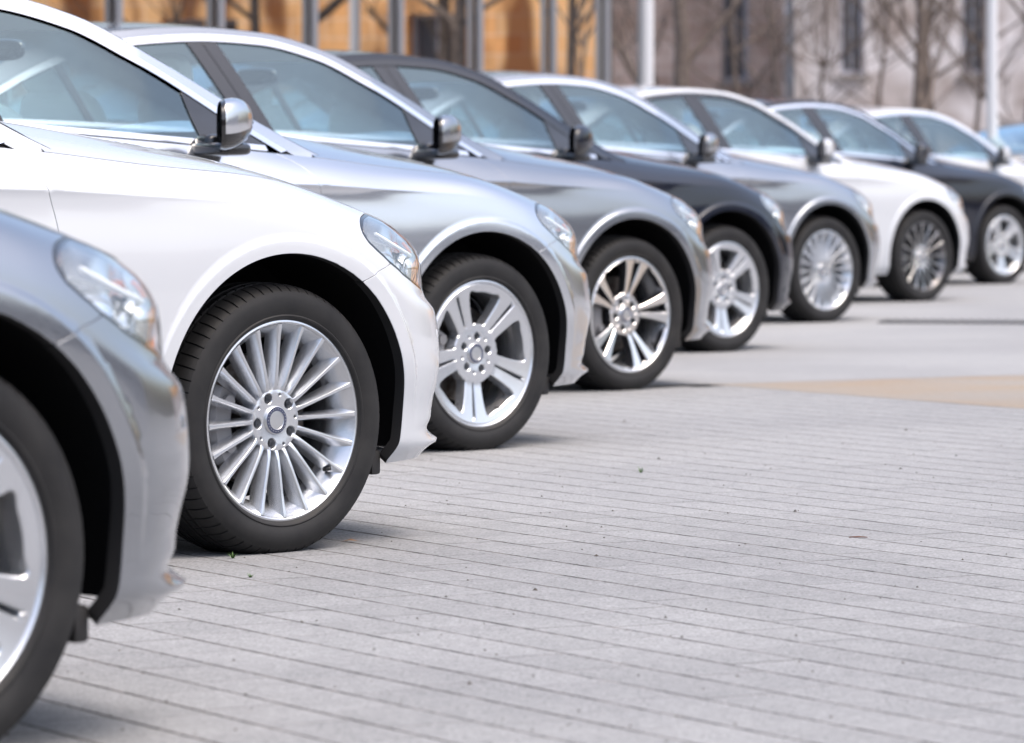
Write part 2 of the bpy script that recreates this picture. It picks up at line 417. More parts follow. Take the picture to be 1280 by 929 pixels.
def sz(pts):                                          # (s,z) -> (s,w); z may be 'T' (top edge) or 'B' (bottom edge)
    return np.array([(s, WT if z == 'T' else 0.0 if z == 'B' else z2w(s, z)) for s, z in pts])
def cv(pts, smooth=True, step=.014):                  # curve in (s,z), resampled in (s,w)
    q = [(s, {'T': 9.0, 'B': -9.0}.get(z, z)) for s, z in pts]
    if len(q) > 2 and smooth and all(abs(z) < 5 for _, z in q): q = crom(q, 10)
    q = np.asarray(q, float)
    if np.all(np.abs(q[:, 1]) < 5): q = resample(q, step*.8)
    w = np.array([(s, WT if z > 5 else 0.0 if z < -5 else z2w(s, z)) for s, z in q])
    return resample(w, step)
def arcv(cx, a0, a1, r=ARC[1]):
    n = max(3, int(abs(a1-a0)*r/.012)); return cv([(cx+r*math.cos(t), ARC[0]+r*math.sin(t)) for t in np.linspace(a0, a1, n)], False, .011)
def chain(*cs):
    out = []
    for c in cs:
        c = np.asarray(c)
        if out and np.linalg.norm(out[-1][-1]-c[0]) < 5e-3: c = c[1:]
        if len(c): out.append(c)
    o = np.vstack(out)
    if np.linalg.norm(o[0]-o[-1]) < 4e-3: o = o[:-1]
    return o
# shared cut lines
aF = math.asin((.64-ARC[0])/ARC[1])
shut_fb = cv([(ARC[1]*math.cos(aF), ARC[0]+ARC[1]*math.sin(aF)), (.35, .682)])
hl_low = cv([(.35,.682),(.40,.658),(.435,.643),(.50,.624),(.56,.611),(.64,.597),(.74,.588),(.84,.585),(.90,.588),(.935,.60)])
hl_back = cv([(.365,.803),(.33,.799),(.29,.792),(.264,.778),(.256,.757),(.272,.732),(.31,.706),(.35,.682)])
top = lambda a, b: cv([(a, 'T'), (b, 'T')])
def zt_(s): return float(np.interp(s, sg, TZ[:, -1]))
hl_back[0] = (hl_back[0][0], WT)
hl_front = chain(cv([(.935,.60),(.955,.63),(.958,.66)]), sz([(.95, 'T')]))
arch_lo = math.asin((.20-ARC[0])/ARC[1])
bump_lp = chain(cv([(ARC[1]*math.cos(arch_lo), 'B'), (S1, 'B')], step=.016), cv([(S1, .205), (S1, .285)]), cv([(S1, .285), (1.04, .285)]),
                cv([(1.04, .285), (1.0, .40), (1.0, .60)]), cv([(1.0, .60), (1.0, 'T')]) if False else sz([(1.0, .64), (1.0, 'T')]), top(1.0, .95)[1:],
                hl_front[::-1], hl_low[::-1], shut_fb[::-1], arcv(0, aF, arch_lo))
rear_lo = math.pi-arch_lo
door_a = chain(cv([(-.688, .245), (-.682, .40), (-.682, .60), (-.690, .76), (-.712, .85), (-.742, .908), (-.795, .943)]), sz([(-.835, 'T')]))
fend_lp = chain(sz([(ARC[1]*math.cos(rear_lo), 'B')]), arcv(0, rear_lo, aF), shut_fb, hl_back[::-1], top(.365, -.835), door_a[::-1], cv([(-.688, .245), (-.688, 'B')])[1:] if False else sz([(-.688, .22), (-.688, 'B')]), cv([(-.688, 'B'), (-.38, 'B')])[1:])
hl_lp = chain(hl_low, hl_front, top(.95, .365)[1:], hl_back)
sill_t = .252
door_b = chain(cv([(-1.99, sill_t), (-1.985, .5), (-1.965, .85), (-1.94, 1.0)]), sz([(-1.935, 'T')]))
door_c = chain(cv([(-2.37, sill_t), (-2.385, .36), (-2.43, .50), (-2.53, .64), (-2.66, .77), (-2.75, .90), (-2.80, 1.02)]), sz([(-2.81, 'T')]))
fd_lp = chain(cv([(-1.99, sill_t), (-.688, sill_t)]), door_a[1:], top(-.835, -1.935), door_b[::-1])
rd_lp = chain(cv([(-2.37, sill_t), (-1.99, sill_t)]), door_b, top(-1.935, -2.81), door_c[::-1])
rl = math.pi-arch_lo
sill_lp = chain(cv([(-WB+ARC[1]*math.cos(arch_lo)+.02, 'B'), (-.70, 'B')]), sz([(-.70, .245)]), cv([(-.70, .245), (-2.37, .245)])[1:], )
quart_lp = chain(cv([(-WB+ARC[1]*math.cos(arch_lo)+.005, 'B'), (-2.385, 'B')])[:1] if False else sz([(-WB+ARC[1]*math.cos(arch_lo), 'B')]), sz([(-2.385, .252)]), door_c[1:], top(-2.81, -3.75),
                 cv([(-3.75, 1.0), (-3.74, .72), (-3.55, .70), (-3.30, .60)]), arcv(-WB, math.pi-math.asin((.55-ARC[0])/ARC[1]), arch_lo))
rb_lp = chain(arcv(-WB, math.pi-arch_lo, math.pi-math.asin((.55-ARC[0])/ARC[1])), cv([(-3.30, .60), (-3.55, .70), (-3.74, .72)]), cv([(-3.74, .72), (S0, .72)]), sz([(S0, .5), (S0, 'B')]), cv([(S0, 'B'), (-WB-ARC[1], 'B')])[1:])
boot_lp = chain(cv([(-3.74, .725), (-3.75, 1.0)]), top(-3.75, S0)[0:], cv([(S0, 1.0), (S0, .725)]), cv([(S0, .725), (-3.74, .725)]))
def ring_pts(cx):
    out = []
    for rr in (ARC[1]+.008, ARC[1]+.018, ARC[1]+.028, ARC[1]+.036, ARC[1]+.044, ARC[1]+.052):
        for t in np.linspace(-.3, math.pi+.3, 150):
            x, z = cx+rr*math.cos(t), ARC[0]+rr*math.sin(t); out.append((x, z2w(x, z)))
    return np.array(out)
def crease_pts(a, b):
    out = []
    for x in np.arange(a, b, .016):
        z = float(np.interp(x, [-3.9,-2.9,-1.9,-.7,-.1,.3], [.90,.905,.885,.862,.832,.79]))
        for dz in (-.034, -.022, -.011, -.003, .003, .011, .022): out.append((x, z2w(x, z+dz)))
    return np.array(out)
PM = (M['white'],)
D = {}
D['front_bumper'] = panel('front_bumper', [bump_lp], ev_side, .014, mats=PM, depth=.03, extra=ring_pts(0))
D['front_fender'] = panel('front_fender', [fend_lp], ev_side, .018, mats=PM, depth=.025, extra=np.vstack([ring_pts(0), crease_pts(-.66, .1)]))
D['front_door'] = panel('front_door', [fd_lp], ev_side, .03, mats=PM, extra=crease_pts(-1.95, -.72))
D['rear_door'] = panel('rear_door', [rd_lp], ev_side, .03, mats=PM, extra=crease_pts(-2.6, -2.02))
D['sill'] = panel('sill', [sill_lp], ev_side, .03, mats=PM)
D['rear_fender'] = panel('rear_fender', [quart_lp], ev_side, .03, mats=PM, extra=ring_pts(-WB))
D['rear_bumper'] = panel('rear_bumper', [rb_lp], ev_side, .03, mats=PM)
D['boot_side'] = panel('boot_side', [boot_lp], ev_side, .03, mats=PM)
D['lamp_lens'] = panel('lamp_lens', [hl_lp], ev_side, .018, gap=.0095, off=-.001, depth=.02, mats=(M['lens'],))
D['lamp_bezel'] = None
def ringpanel(name, lp, gi, off, m, step=.02):        # narrow frame strip inside a loop
    inner = shrink(lp, gi)
    return panel(name, [lp, inner], ev_side, step, gap=.001, off=off, mats=(m,), depth=.006)
D['lamp_bezel'] = ringpanel('lamp_bezel', hl_lp, .012, -.0015, M['gloss_black'])
# lamp bowl: the same outline, set back and hollowed
uv, F, L = cdt([shrink(hl_lp, .006)], .014)
P, N = ev_side(uv); dd = segdist(uv, [shrink(hl_lp, .006)])
hol = .004+.05*np.clip(dd/.05, 0, 1)**.7
fold = .010*np.sin(uv[:, 0]*34+.8)*np.clip(dd/.03, 0, 1)
Pb = P-N*(hol+fold)[:, None]
Cn = P[F].mean(1); Cs = uv[F].mean(1)[:, 0]; dk = (Cn[:, 2] < .735-.42*(Cs-.27)) & (Cs > .29)
D['lamp_bowl'] = mk('lamp_bowl', Pb, F, None, (M['reflector'], M['gloss_black']), dk.astype(int))
def lamp_pt(s, z, dpt): 
    p, n = ev_side(np.array([(s, z2w(s, z))])); return p[0]-n[0]*dpt, n[0]
g = G()
for s_, z_, r_q in ((.62, .665, .032), (.80, .64, .030)):
    p, n = lamp_pt(s_, z_, .028)
    q = Vector((n[0]+1.0, n[1]*.6, 0)).normalized(); rot = q.to_track_quat('Z', 'Y').to_matrix()
    prof = [(0, .012), (.3, .0115), (.6, .009), (.85, .004), (1.0, -.002), (1.12, -.002), (1.18, .004), (1.25, .004), (1.3, -.03)]
    V = []; F2 = []
    for j in range(28):
        for r, a in prof:
            v = rot @ Vector((r*r_q*math.cos(j*math.pi/14), r*r_q*math.sin(j*math.pi/14), a)); V.append(Vector(p)+v)
    k = len(prof)
    for j in range(28):
        for i in range(k-1): F2.append((j*k+i, j*k+i+1, ((j+1) % 28)*k+i+1, ((j+1) % 28)*k+i))
    g.add(V, F2, 0)
D['projector'] = g.mesh('projector', (M['chrome'],))
def strip(name, pts, wdt, off, m, th=.004, thick_n=3):
    """ribbon following the lower body along (s,z) points"""
    c = resample(crom(pts, 10), .012); uvc = sz([tuple(p) for p in c]); P, N = ev_side(uvc); T = np.gradient(P, axis=0); T /= np.linalg.norm(T, axis=1)[:, None]
    B = np.cross(N, T); V = []; F = []
    pr = [(-.5, -1), (-.5, 0), (-.3, 1), (.3, 1), (.5, 0), (.5, -1)]
    for p, n, b in zip(P, N, B):
        for a, h in pr: V.append(p+b*a*wdt+n*(off+h*th))
    k = len(pr)
    for i in range(len(P)-1):
        for j in range(k-1): F.append((i*k+j, i*k+j+1, (i+1)*k+j+1, (i+1)*k+j))
    F.append(tuple(range(k))); F.append(tuple((len(P)-1)*k+j for j in range(k))[::-1])
    me = mk(name, V, F, None, (m,)); return autosmooth(me, 60)
D['daylight_strip'] = strip('daylight_strip', [(.36,.765),(.46,.728),(.60,.70),(.74,.675),(.86,.65)], .010, -.018, M['paper'], .003)
D['marker_strip'] = strip('marker_strip', [(.655,.735),(.69,.70),(.71,.66),(.715,.62)], .010, -.012, M['amber'], .003)
# inner shell behind the shut lines, black backing that darkens the gaps
F = []; st, wt_ = 6, 10; ii = list(range(0, NS, st))+[NS-1]; jj = list(range(0, NT, wt_))+[NT-1]; V = []
for i in ii:
    for j in jj: V.append(TP[i, j]-TN[i, j]*.020)
nj = len(jj)
for a in range(len(ii)-1):
    for b in range(nj-1):
        c = TP[ii[a]:ii[a+1]+1, jj[b]:jj[b+1]+1].reshape(-1, 3).mean(0)
        if min(math.hypot(c[0], c[2]-ARC[0]), math.hypot(c[0]+WB, c[2]-ARC[0])) < ARC[1]+.075 and abs(c[1]) > .6: continue
        if .30 < sg[ii[a]] < .97 and c[2] > .55: continue
        F.append((a*nj+b, a*nj+b+1, (a+1)*nj+b+1, (a+1)*nj+b))
D['inner_shell'] = mk('inner_shell', V, F, None, (M['inner'],))
# grille half
g = G()
for k in range(6):
    z = .33+k*.055
    c = np.array([(s, z2w(s, z)) for s in np.linspace(1.01, S1, 14)]); P, N = ev_side(c)
    V = []; 
    for p, n in zip(P, N): V += [p-n*.035+np.array((0, 0, -.004)), p-n*.012+np.array((0, 0, -.008)), p-n*.010+np.array((0, 0, .008)), p-n*.035+np.array((0, 0, .012))]
    F = [(i*4+j, i*4+(j+1) % 4, (i+1)*4+(j+1) % 4, (i+1)*4+j) for i in range(13) for j in range(4)]
    g.add(V, F, 0)
D['grille'] = g.mesh('grille', (M['gloss_black'],))

# ------------------------------------------------------------------ bonnet (both sides at once)
sb = np.concatenate([np.linspace(-.66, .3, 34), np.linspace(.3, 1.0, 26)[1:], np.linspace(1.0, S1-.01, 12)[1:]])
Pe, Ne = ev_side(np.stack([sb, np.full(len(sb), WT)], 1))
zcf = pch([-.9,-.6,-.3,0,.3,.5,.60,.66], [1.055,1.028,.99,.945,.877,.80,.75,.72])
nv = 44; V = []; vv = np.linspace(-1, 1, nv+1); vv = np.sign(vv)*np.abs(vv)**.72
Pedge = Pe.copy(); Pedge[:, 1] *= (1-.003/np.maximum(np.abs(Pe[:, 1]), .01)); Pedge[:, 2] += .0015
for p in Pedge:
    be = abs(p[1]); zc = max(float(zcf(p[0])), p[2]); bow = .10*np.clip((p[0]+.2)/-.5, 0, 1)
    for v in vv:
        V.append((p[0]-0*bow+bow*(1-abs(v)**2)*.9, v*be, p[2]+(zc-p[2])*(1-abs(v)**4.5)+.006*math.exp(-((abs(v)-.72)/.06)**2)*np.clip((.5-p[0])*2, 0, 1)))
n1 = nv+1; F = [(i*n1+j, (i+1)*n1+j, (i+1)*n1+j+1, i*n1+j+1) for i in range(len(sb)-1) for j in range(nv)]
base = len(V)
rim = [i*n1 for i in range(len(sb))], [i*n1+nv for i in range(len(sb))]
for rr, sgn in ((rim[0], -1), (rim[1], 1)):
    o = len(V)
    for i in rr: x, y, z = V[i]; V.append((x, y-sgn*.004, z-.018))
    for a in range(len(rr)-1): F.append((rr[a], rr[a+1], o+a+1, o+a) if sgn < 0 else (rr[a+1], rr[a], o+a, o+a+1))
D['bonnet'] = autosmooth(mk('bonnet', V, F, None, PM), 40)

# ------------------------------------------------------------------ greenhouse
zb = lambda x: np.interp(x, sg, TZ[:, -1])
bbt = np.abs(TP[:, -1, 1]); bbx = TP[:, -1, 0]
o_ = np.argsort(bbx); bb = lambda x: np.interp(x, bbx[o_], bbt[o_])
railz = pch([-3.75,-3.6,-3.45,-3.2,-2.9,-2.5,-2.15,-1.8,-1.5,-1.25,-1.0,-.78,-.66,-.56], [1.075,1.10,1.16,1.27,1.375,1.438,1.458,1.443,1.379,1.266,1.145,1.035,.972,.925])
def ghb(x, z):
    h = np.maximum(z-zb(x), -.05); return bb(x)-.012-.40*h-.22*np.maximum(h, 0)**2 - .05*np.clip((x+1.3)/.6, 0, 1)*np.clip(h/.1, 0, 1)
def ev_gh(uv):
    x, z = uv[:, 0], uv[:, 1]; P = np.stack([x, -ghb(x, z), z], 1); e = .004
    dx = (ghb(x+e, z)-ghb(x-e, z))/(2*e); dz = (ghb(x, z+e)-ghb(x, z-e))/(2*e)
    N = np.stack([-dx, -np.ones_like(x), -dz], 1); N[:, 0] = -dx; N[:, 2] = -dz
    # surface y=-b(x,z): outward normal is (-db/dx, -1, -db/dz)
    return P, N/np.linalg.norm(N, axis=1)[:, None]
xr = np.array([-3.75,-3.6,-3.45,-3.3,-3.15,-3.0,-2.85,-2.7,-2.5,-2.3,-2.1,-1.9,-1.7,-1.5,-1.35,-1.2,-1.05,-.9,-.78,-.66,-.56])
xrf = np.interp(np.linspace(0, 20, 81), np.arange(21), xr); zrf = railz(xrf)
C1 = pch([-3.42,-3.3,-3.15,-3.0,-2.7,-2.4,-2.1,-1.84,-1.55,-1.336,-1.22,-1.11,-1.0,-.85,-.75], [1.10,1.155,1.222,1.285,1.375,1.415,1.430,1.421,1.364,1.270,1.215,1.158,1.100,1.018,.960])
TW = .029
def curve(f, a, b, d=0, n=None):
    xs = np.linspace(a, b, n or max(3, int(abs(b-a)/.02))); return np.stack([xs, f(xs)+d], 1)
belt = lambda x: zb(x)
rail_s = lambda x: railz(x)
# painted frame band between chrome and rail
fr = chain(curve(C1, -3.40, -.76), resample([(-.76, float(C1(-.76))), (-.74, float(zb(-.74))), (-.66, float(zb(-.66))), (-.575, float(zb(-.575)))], .012)[1:], curve(railz, -.572, -3.74, -.001)[1:], curve(belt, -3.74, -3.41, .004)[1:])
D['side_frame'] = panel('side_frame', [fr], ev_gh, .02, gap=.001, mats=PM, depth=.02)
# bright strip along the top of the glass
tr = chain(curve(C1, -3.39, -.765, -.0015), curve(lambda x: C1(x)-TW, -.80, -3.35)[0:])
D['window_trim'] = panel('window_trim', [tr], ev_gh, .012, gap=.0006, off=.004, mats=(M['trim'],), depth=.012, edge=.002)
bt = chain(curve(belt, -3.36, -.86, .002), curve(belt, -.86, -3.36, .019))
D['belt_trim'] = panel('belt_trim', [bt], ev_gh, .012, gap=.0005, off=.006, mats=(M['trim'],), depth=.016, edge=.002)
low = lambda x: belt(x)+.019
hi = lambda x: C1(x)-TW
lerp = lambda a, b, n=16: resample([a, b], .015)
f1 = chain(curve(low, -1.90, -1.13), lerp((-1.13, float(low(-1.13))), (-1.155, float(hi(-1.155))))[1:], curve(hi, -1.155, -2.06)[1:], lerp((-2.06, float(hi(-2.06))), (-1.90, float(low(-1.90))))[1:])
D['front_window'] = panel('front_window', [f1], ev_gh, .04, gap=.0005, off=-.004, mats=(M['glass'],), flange=False)
sa = chain(curve(low, -1.13, -.90), curve(hi, -.845, -1.155), lerp((-1.155, float(hi(-1.155))), (-1.13, float(low(-1.13))))[1:])
D['mirror_sail'] = panel('mirror_sail', [sa], ev_gh, .03, gap=.001, off=.001, mats=(M['gloss_black'],))
p1 = chain(curve(low, -1.972, -1.90, 0, 5), lerp((-1.90, float(low(-1.90))), (-2.06, float(hi(-2.06))))[1:], curve(hi, -2.06, -2.135, 0, 5)[1:], lerp((-2.135, float(hi(-2.135))), (-1.972, float(low(-1.972))))[1:])
p2 = chain(curve(low, -2.05, -1.976, 0, 5), lerp((-1.976, float(low(-1.976))), (-2.139, float(hi(-2.139))))[1:], curve(hi, -2.139, -2.215, 0, 5)[1:], lerp((-2.215, float(hi(-2.215))), (-2.05, float(low(-2.05))))[1:])
g1 = panel('pillar_cover', [p1], ev_gh, .03, gap=.001, off=.001, mats=(M['gloss_black'],)); D['pillar_cover'] = g1
D['pillar_cover2'] = panel('pillar_cover', [p2], ev_gh, .03, gap=.001, off=.001, mats=(M['gloss_black'],))
f2_ = chain(curve(low, -2.78, -2.05), lerp((-2.05, float(low(-2.05))), (-2.215, float(hi(-2.215))))[1:], curve(hi, -2.215, -2.86)[1:], lerp((-2.86, float(hi(-2.86))), (-2.78, float(low(-2.78))))[1:])
D['rear_window'] = panel('rear_window', [f2_], ev_gh, .04, gap=.0005, off=-.004, mats=(M['glass'],), flange=False)
p3 = chain(curve(low, -2.81, -2.78, 0, 3), lerp((-2.78, float(low(-2.78))), (-2.86, float(hi(-2.86))))[1:], curve(hi, -2.86, -2.89, 0, 3)[1:], lerp((-2.89, float(hi(-2.89))), (-2.81, float(low(-2.81))))[1:])
D['window_bar'] = panel('window_bar', [p3], ev_gh, .03, gap=.0005, off=.001, mats=(M['gloss_black'],))
f3 = chain(curve(low, -3.29, -2.81), lerp((-2.81, float(low(-2.81))), (-2.89, float(hi(-2.89))))[1:], curve(hi, -2.89, -3.27)[1:])
D['quarter_window'] = panel('quarter_window', [f3], ev_gh, .04, gap=.0005, off=-.004, mats=(M['glass'],), flange=False)
# roof, screens: lofted from rail to centre line
ctr = {'x': pch(range(21), [-3.83,-3.69,-3.53,-3.37,-3.2,-3.04,-2.87,-2.71,-2.5,-2.3,-2.1,-1.9,-1.67,-1.43,-1.25,-1.07,-.90,-.74,-.60,-.50,-.42]),
       'z': pch(range(21), [1.075,1.105,1.175,1.245,1.315,1.372,1.418,1.450,1.472,1.486,1.488,1.482,1.462,1.412,1.345,1.275,1.205,1.135,1.07,1.022,.985])}
tt = np.linspace(0, 20, 81); cx_ = ctr['x'](tt); cz_ = ctr['z'](tt); rb = ghb(xrf, zrf)
zoff = np.interp(tt, [0, 20], [0, 0])
NV = 40; va = np.linspace(-1, 1, NV+1)
va = np.sign(va)*(1-(1-np.abs(va))**1.35)
def toploft():
    V = np.zeros((81, NV+1, 3))
    for i in range(81):
        for j, v in enumerate(va):
            f = 1-abs(v)**2.3
            V[i, j] = (xrf[i]+(cx_[i]-xrf[i])*(1-abs(v)**2), v*rb[i], zrf[i]+(cz_[i]-zrf[i])*f)
    return V
TLV = toploft()
TLN = np.cross(np.gradient(TLV, axis=0), np.gradient(TLV, axis=1)); TLN /= np.maximum(np.linalg.norm(TLN, axis=-1), 1e-9)[..., None]
if TLN[40, NV//2, 2] < 0: TLN *= -1
def sub(name, i0, i1, j0, j1, m, off=0):
    V = (TLV+TLN*off)[i0:i1+1, j0:j1+1].reshape(-1, 3); N = TLN[i0:i1+1, j0:j1+1].reshape(-1, 3); n = j1-j0+1
    F = [(a*n+b, (a+1)*n+b, (a+1)*n+b+1, a*n+b+1) for a in range(i1-i0) for b in range(n-1)]
    return mk(name, V, F, N, (m,))
HD, RW = 54, 24          # header rows: windscreen from 54 up, rear screen below 24
g = G()
for (i0, i1, j0, j1) in ((RW, HD, 0, NV), (HD, 80, 0, 3), (HD, 80, NV-3, NV), (0, RW, 0, 4), (0, RW, NV-4, NV)):
    n = j1-j0+1; V = TLV[i0:i1+1, j0:j1+1].reshape(-1, 3); N = TLN[i0:i1+1, j0:j1+1].reshape(-1, 3)
    g.add(V, [(a*n+b, (a+1)*n+b, (a+1)*n+b+1, a*n+b+1) for a in range(i1-i0) for b in range(n-1)], 0, N)
D['roof'] = g.mesh('roof', PM)
D['windscreen'] = sub('windscreen', HD, 80, 3, NV-3, M['glass'], -.003)
D['rear_screen'] = sub('rear_screen', 4, RW, 4, NV-4, M['glass'], -.003)
V = (TLV-TLN*.035)[RW:HD+1, 1:NV].reshape(-1, 3); n = NV-1
D['roof_lining'] = mk('roof_lining', V, [(a*n+b, a*n+b+1, (a+1)*n+b+1, (a+1)*n+b) for a in range(HD-RW) for b in range(n-1)], None, (M['lining'],))
# boot lid deck and scuttle
g = G()
sbk = np.linspace(-3.66, S0+.01, 24); Pk, _ = ev_side(np.stack([sbk, np.full(24, WT)], 1)); V = []
for p in Pk:
    for v in np.linspace(-1, 1, 21): V.append((p[0], v*abs(p[1]), p[2]+.02*(1-v**4)))
g.add(V, [(a*21+b, a*21+b+1, (a+1)*21+b+1, (a+1)*21+b) for a in range(23) for b in range(20)])
D['boot_lid'] = g.mesh('boot_lid', PM)
g = G()
V = []
for x in np.linspace(-.95, -.36, 10):
    p = (x, float(bb(x))-.005, float(zb(x))-.012)
    for v in np.linspace(-1, 1, 25): V.append((x+.10*(1-v*v), v*p[1], p[2]+.012*(1-v**4)))
g.add(V, [(a*25+b, (a+1)*25+b, (a+1)*25+b+1, a*25+b+1) for a in range(9) for b in range(24)])
D['scuttle'] = g.mesh('scuttle', (M['plastic'],))

# ------------------------------------------------------------------ chassis, liners, cabin
g = G()
g.box((-1.42, 0, .30), (4.0, 1.16, .16)); g.box((-1.42, 0, .24), (1.95, 1.58, .06)); g.box((.05, 0, .48), (.9, 1.0, .3)); g.box((-3.1, 0, .5), (1.2, 1.0, .4))
for y in (.62, -.62): g.box((0, y*.9, .313), (.09, .3, .09)); g.box((-WB, y*.9, .313), (.09, .3, .09))
D['underbody'] = g.mesh('underbody', (M['plastic'],), False)
g = G()
for cx in (0, -WB):
    c = (cx, 0, ARC[0]); g.lathe([(ARC[1]+.012, .862), (ARC[1]+.02, .80), (ARC[1]+.02, .56), (ARC[1]-.02, .54), (.10, .53)], 60, 0, 'y', R(-12), R(192), c)
    D['wheel_arch_liner%d' % (cx < 0)] = autosmooth(g.mesh('wheel_arch_liner', (M['felt'],)), 40); g = G()
g = G(); g.box((.35, -.80, .195), (.03, .05, .06), rz=0)
D['air_deflector'] = bevelled(g.mesh('air_deflector', (M['plastic'],)), .008)
g = G()
g.box((-1.9, 0, .42), (2.9, 1.5, .06)); g.box((-3.2, 0, .75), (.06, 1.4, .6))
for y in (-.80, .80):
    g.box((-1.9, y*.97, .70), (2.3, .05, .52))
g.box((-.86, 0, .84), (.34, 1.48, .22)); g.box((-3.28, 0, 1.02), (.36, 1.3, .03))
D['cabin_tub'] = bevelled(g.mesh('cabin_tub', (M['cabin'],)), .02)
g = G(); 
for y in (-.37, .37): pass
V, F = blob(-1.62, 0, .60, .52, .50, .16, 0); g.add(V, F); V, F = blob(-1.93, 0, .92, .14, .47, .62, 0, shear=-.28); g.add(V, F)
D['seat_shell'] = g.mesh('seat', (M['seat'],))
g = G(); V, F = blob(-2.07, 0, 1.285, .10, .26, .15, 0, .6, shear=-.2); g.add(V, F)
g.tube([(-2.04, -.06, 1.15), (-2.06, -.06, 1.26)], .006); g.tube([(-2.04, .06, 1.15), (-2.06, .06, 1.26)], .006)
D['headrest'] = g.mesh('headrest', (M['seat'],))
g = G(); V, F = blob(-2.62, 0, .62, .5, 1.3, .16, 0); g.add(V, F); V, F = blob(-2.93, 0, .92, .16, 1.26, .52, 0, shear=-.3); g.add(V, F)
D['rear_bench'] = g.mesh('rear_bench', (M['seat'],))
g = G(); cw = Vector((-1.27, .37, .93)); ax = Vector((-.92, 0, .38)).normalized(); e1 = Vector((0, 1, 0)); e2 = ax.cross(e1)
ringp = [cw+(e1*math.cos(t)+e2*math.sin(t))*.185 for t in np.linspace(0, 2*math.pi, 33)]
g.tube(ringp, .015, 8); g.tube([cw-e1*.17, cw+e1*.17], .022, 6); g.tube([cw, cw-e2*.17], .02, 6); g.tube([cw, cw-ax*.3], .03, 8)
D['steering_wheel'] = g.mesh('steering_wheel', (M['cabin'],))
g = G(); V, F = blob(-1.28, 0, 1.29, .04, .24, .07, 0, .6); g.add(V, F); D['inner_mirror'] = g.mesh('inner_mirror', (M['gloss_black'],))

# door mirror
def mirror_parts():
    nx, nt = 26, 30
    def shape(scale=1.0, x0=-.5, x1=.5, cut=None, push=0):
        V = []; F = []
        return V, F
    c = np.array((-1.165, -1.000, 1.044)); V = []; U = []
    for i in range(nx+1):
        u = i/nx                                   # 0 = rear opening, 1 = nose
        x = -.075+.135*u
        k = (1-max(0, (u-.12)/.88)**2.3)**.52 if u < 1 else 0
        k = k*(1-.06*max(0, .12-u)/.12)
        for j in range(nt):
            t = 2*math.pi*j/nt; ex = .62
            yy = math.copysign(abs(math.cos(t))**ex, math.cos(t))*.100; zz = math.copysign(abs(math.sin(t))**ex, math.sin(t))*.077
            if yy > 0: zz *= (1-.18*yy/.112)
            zz += .012*u*(1 if zz > 0 else -.3)
            V.append(c+np.array((x+.075*yy*(k*.92+.08)/.1+.015, yy*(k*.92+.08) if u < 1 else 0, zz*k+.012*u)))
    F = []; mi = []
    for i in range(nx):
        for j in range(nt):
            F.append((i*nt+j, i*nt+(j+1) % nt, (i+1)*nt+(j+1) % nt, (i+1)*nt+j))
            mi.append(1 if (i < 3 or 16 <= j < 29) else 0)
    shell = autosmooth(mk('mirror_housing', V, F, None, (M['white'], M['gloss_black']), mi), 60)
    g = G(); n = nt; o = [V[j]+np.array((.012, 0, 0)) for j in range(nt)]
    cc = c+np.array((-.07, 0, 0)); o2 = [cc+(p-cc)*np.array((1, .93, .92)) for p in o]
    g.add(o2+[sum(o2)/nt], [(j, (j+1) % nt, nt) for j in range(nt)])
    glass = g.mesh('mirror_glass', (M['mirror'],), False)
    g = G(); g.add(*blob(-1.135, -.90, .972, .125, .20, .045, 0, .55)); g.add(*blob(-1.125, -.855, .985, .10, .09, .07, 0, .6))
    arm = g.mesh('mirror_arm', (M['gloss_black'],))
    g = G(); Vi = []; 
    for u in np.linspace(.45, .93, 12):
        k = (1-((u-.12)/.88)**2.3)**.52; x = -.085+.165*u
        t = math.pi*1.03
        for dz in (-.008, .006): Vi.append(c+np.array((x-.030+.035*(-k)*0, -(.112*(k*.92+.08))-.0016, dz)))
    g.add(Vi, [(2*i, 2*i+1, 2*i+3, 2*i+2) for i in range(11)])
    ind = g.mesh('mirror_indicator', (M['lens'],))
    return shell, glass, arm
D['mirror_housing'], D['mirror_glass'], D['mirror_arm'] = mirror_parts()
# door handles
def handle(x, z):
    p, n = ev_side(np.array([(x, z2w(x, z))])); p = p[0]
    g = G(); g.tube([(x-.11, p[1]+.004, z+.004), (x-.09, p[1]-.030, z+.002), (x, p[1]-.036, z), (x+.09, p[1]-.030, z-.002), (x+.11, p[1]+.004, z-.004)], [.012, .013, .012, .013, .012], 8)
    return g.mesh('door_handle', (M['white'],))
D['handle_f'] = handle(-1.80, .905); D['handle_r'] = handle(-2.60, .935)
p, n = ev_side(np.array([(.60, z2w(.60, .502))])); p = p[0]; n = n[0]
rot = Vector(n).to_track_quat('Z', 'Y').to_matrix(); g = G(); V = []
pr = [(0, .0006), (.009, .0006), (.0102, -.0005), (.0112, .0012), (.0122, -.001)]
for j in range(20):
    for r, a in pr: V.append(Vector(p)+rot@Vector((r*math.cos(j*math.pi/10), r*math.sin(j*math.pi/10), a)))
g.add(V, [(j*5+i, j*5+i+1, ((j+1) % 20)*5+i+1, ((j+1) % 20)*5+i) for j in range(20) for i in range(4)])
D['parking_sensor'] = g.mesh('parking_sensor', (M['white'],))

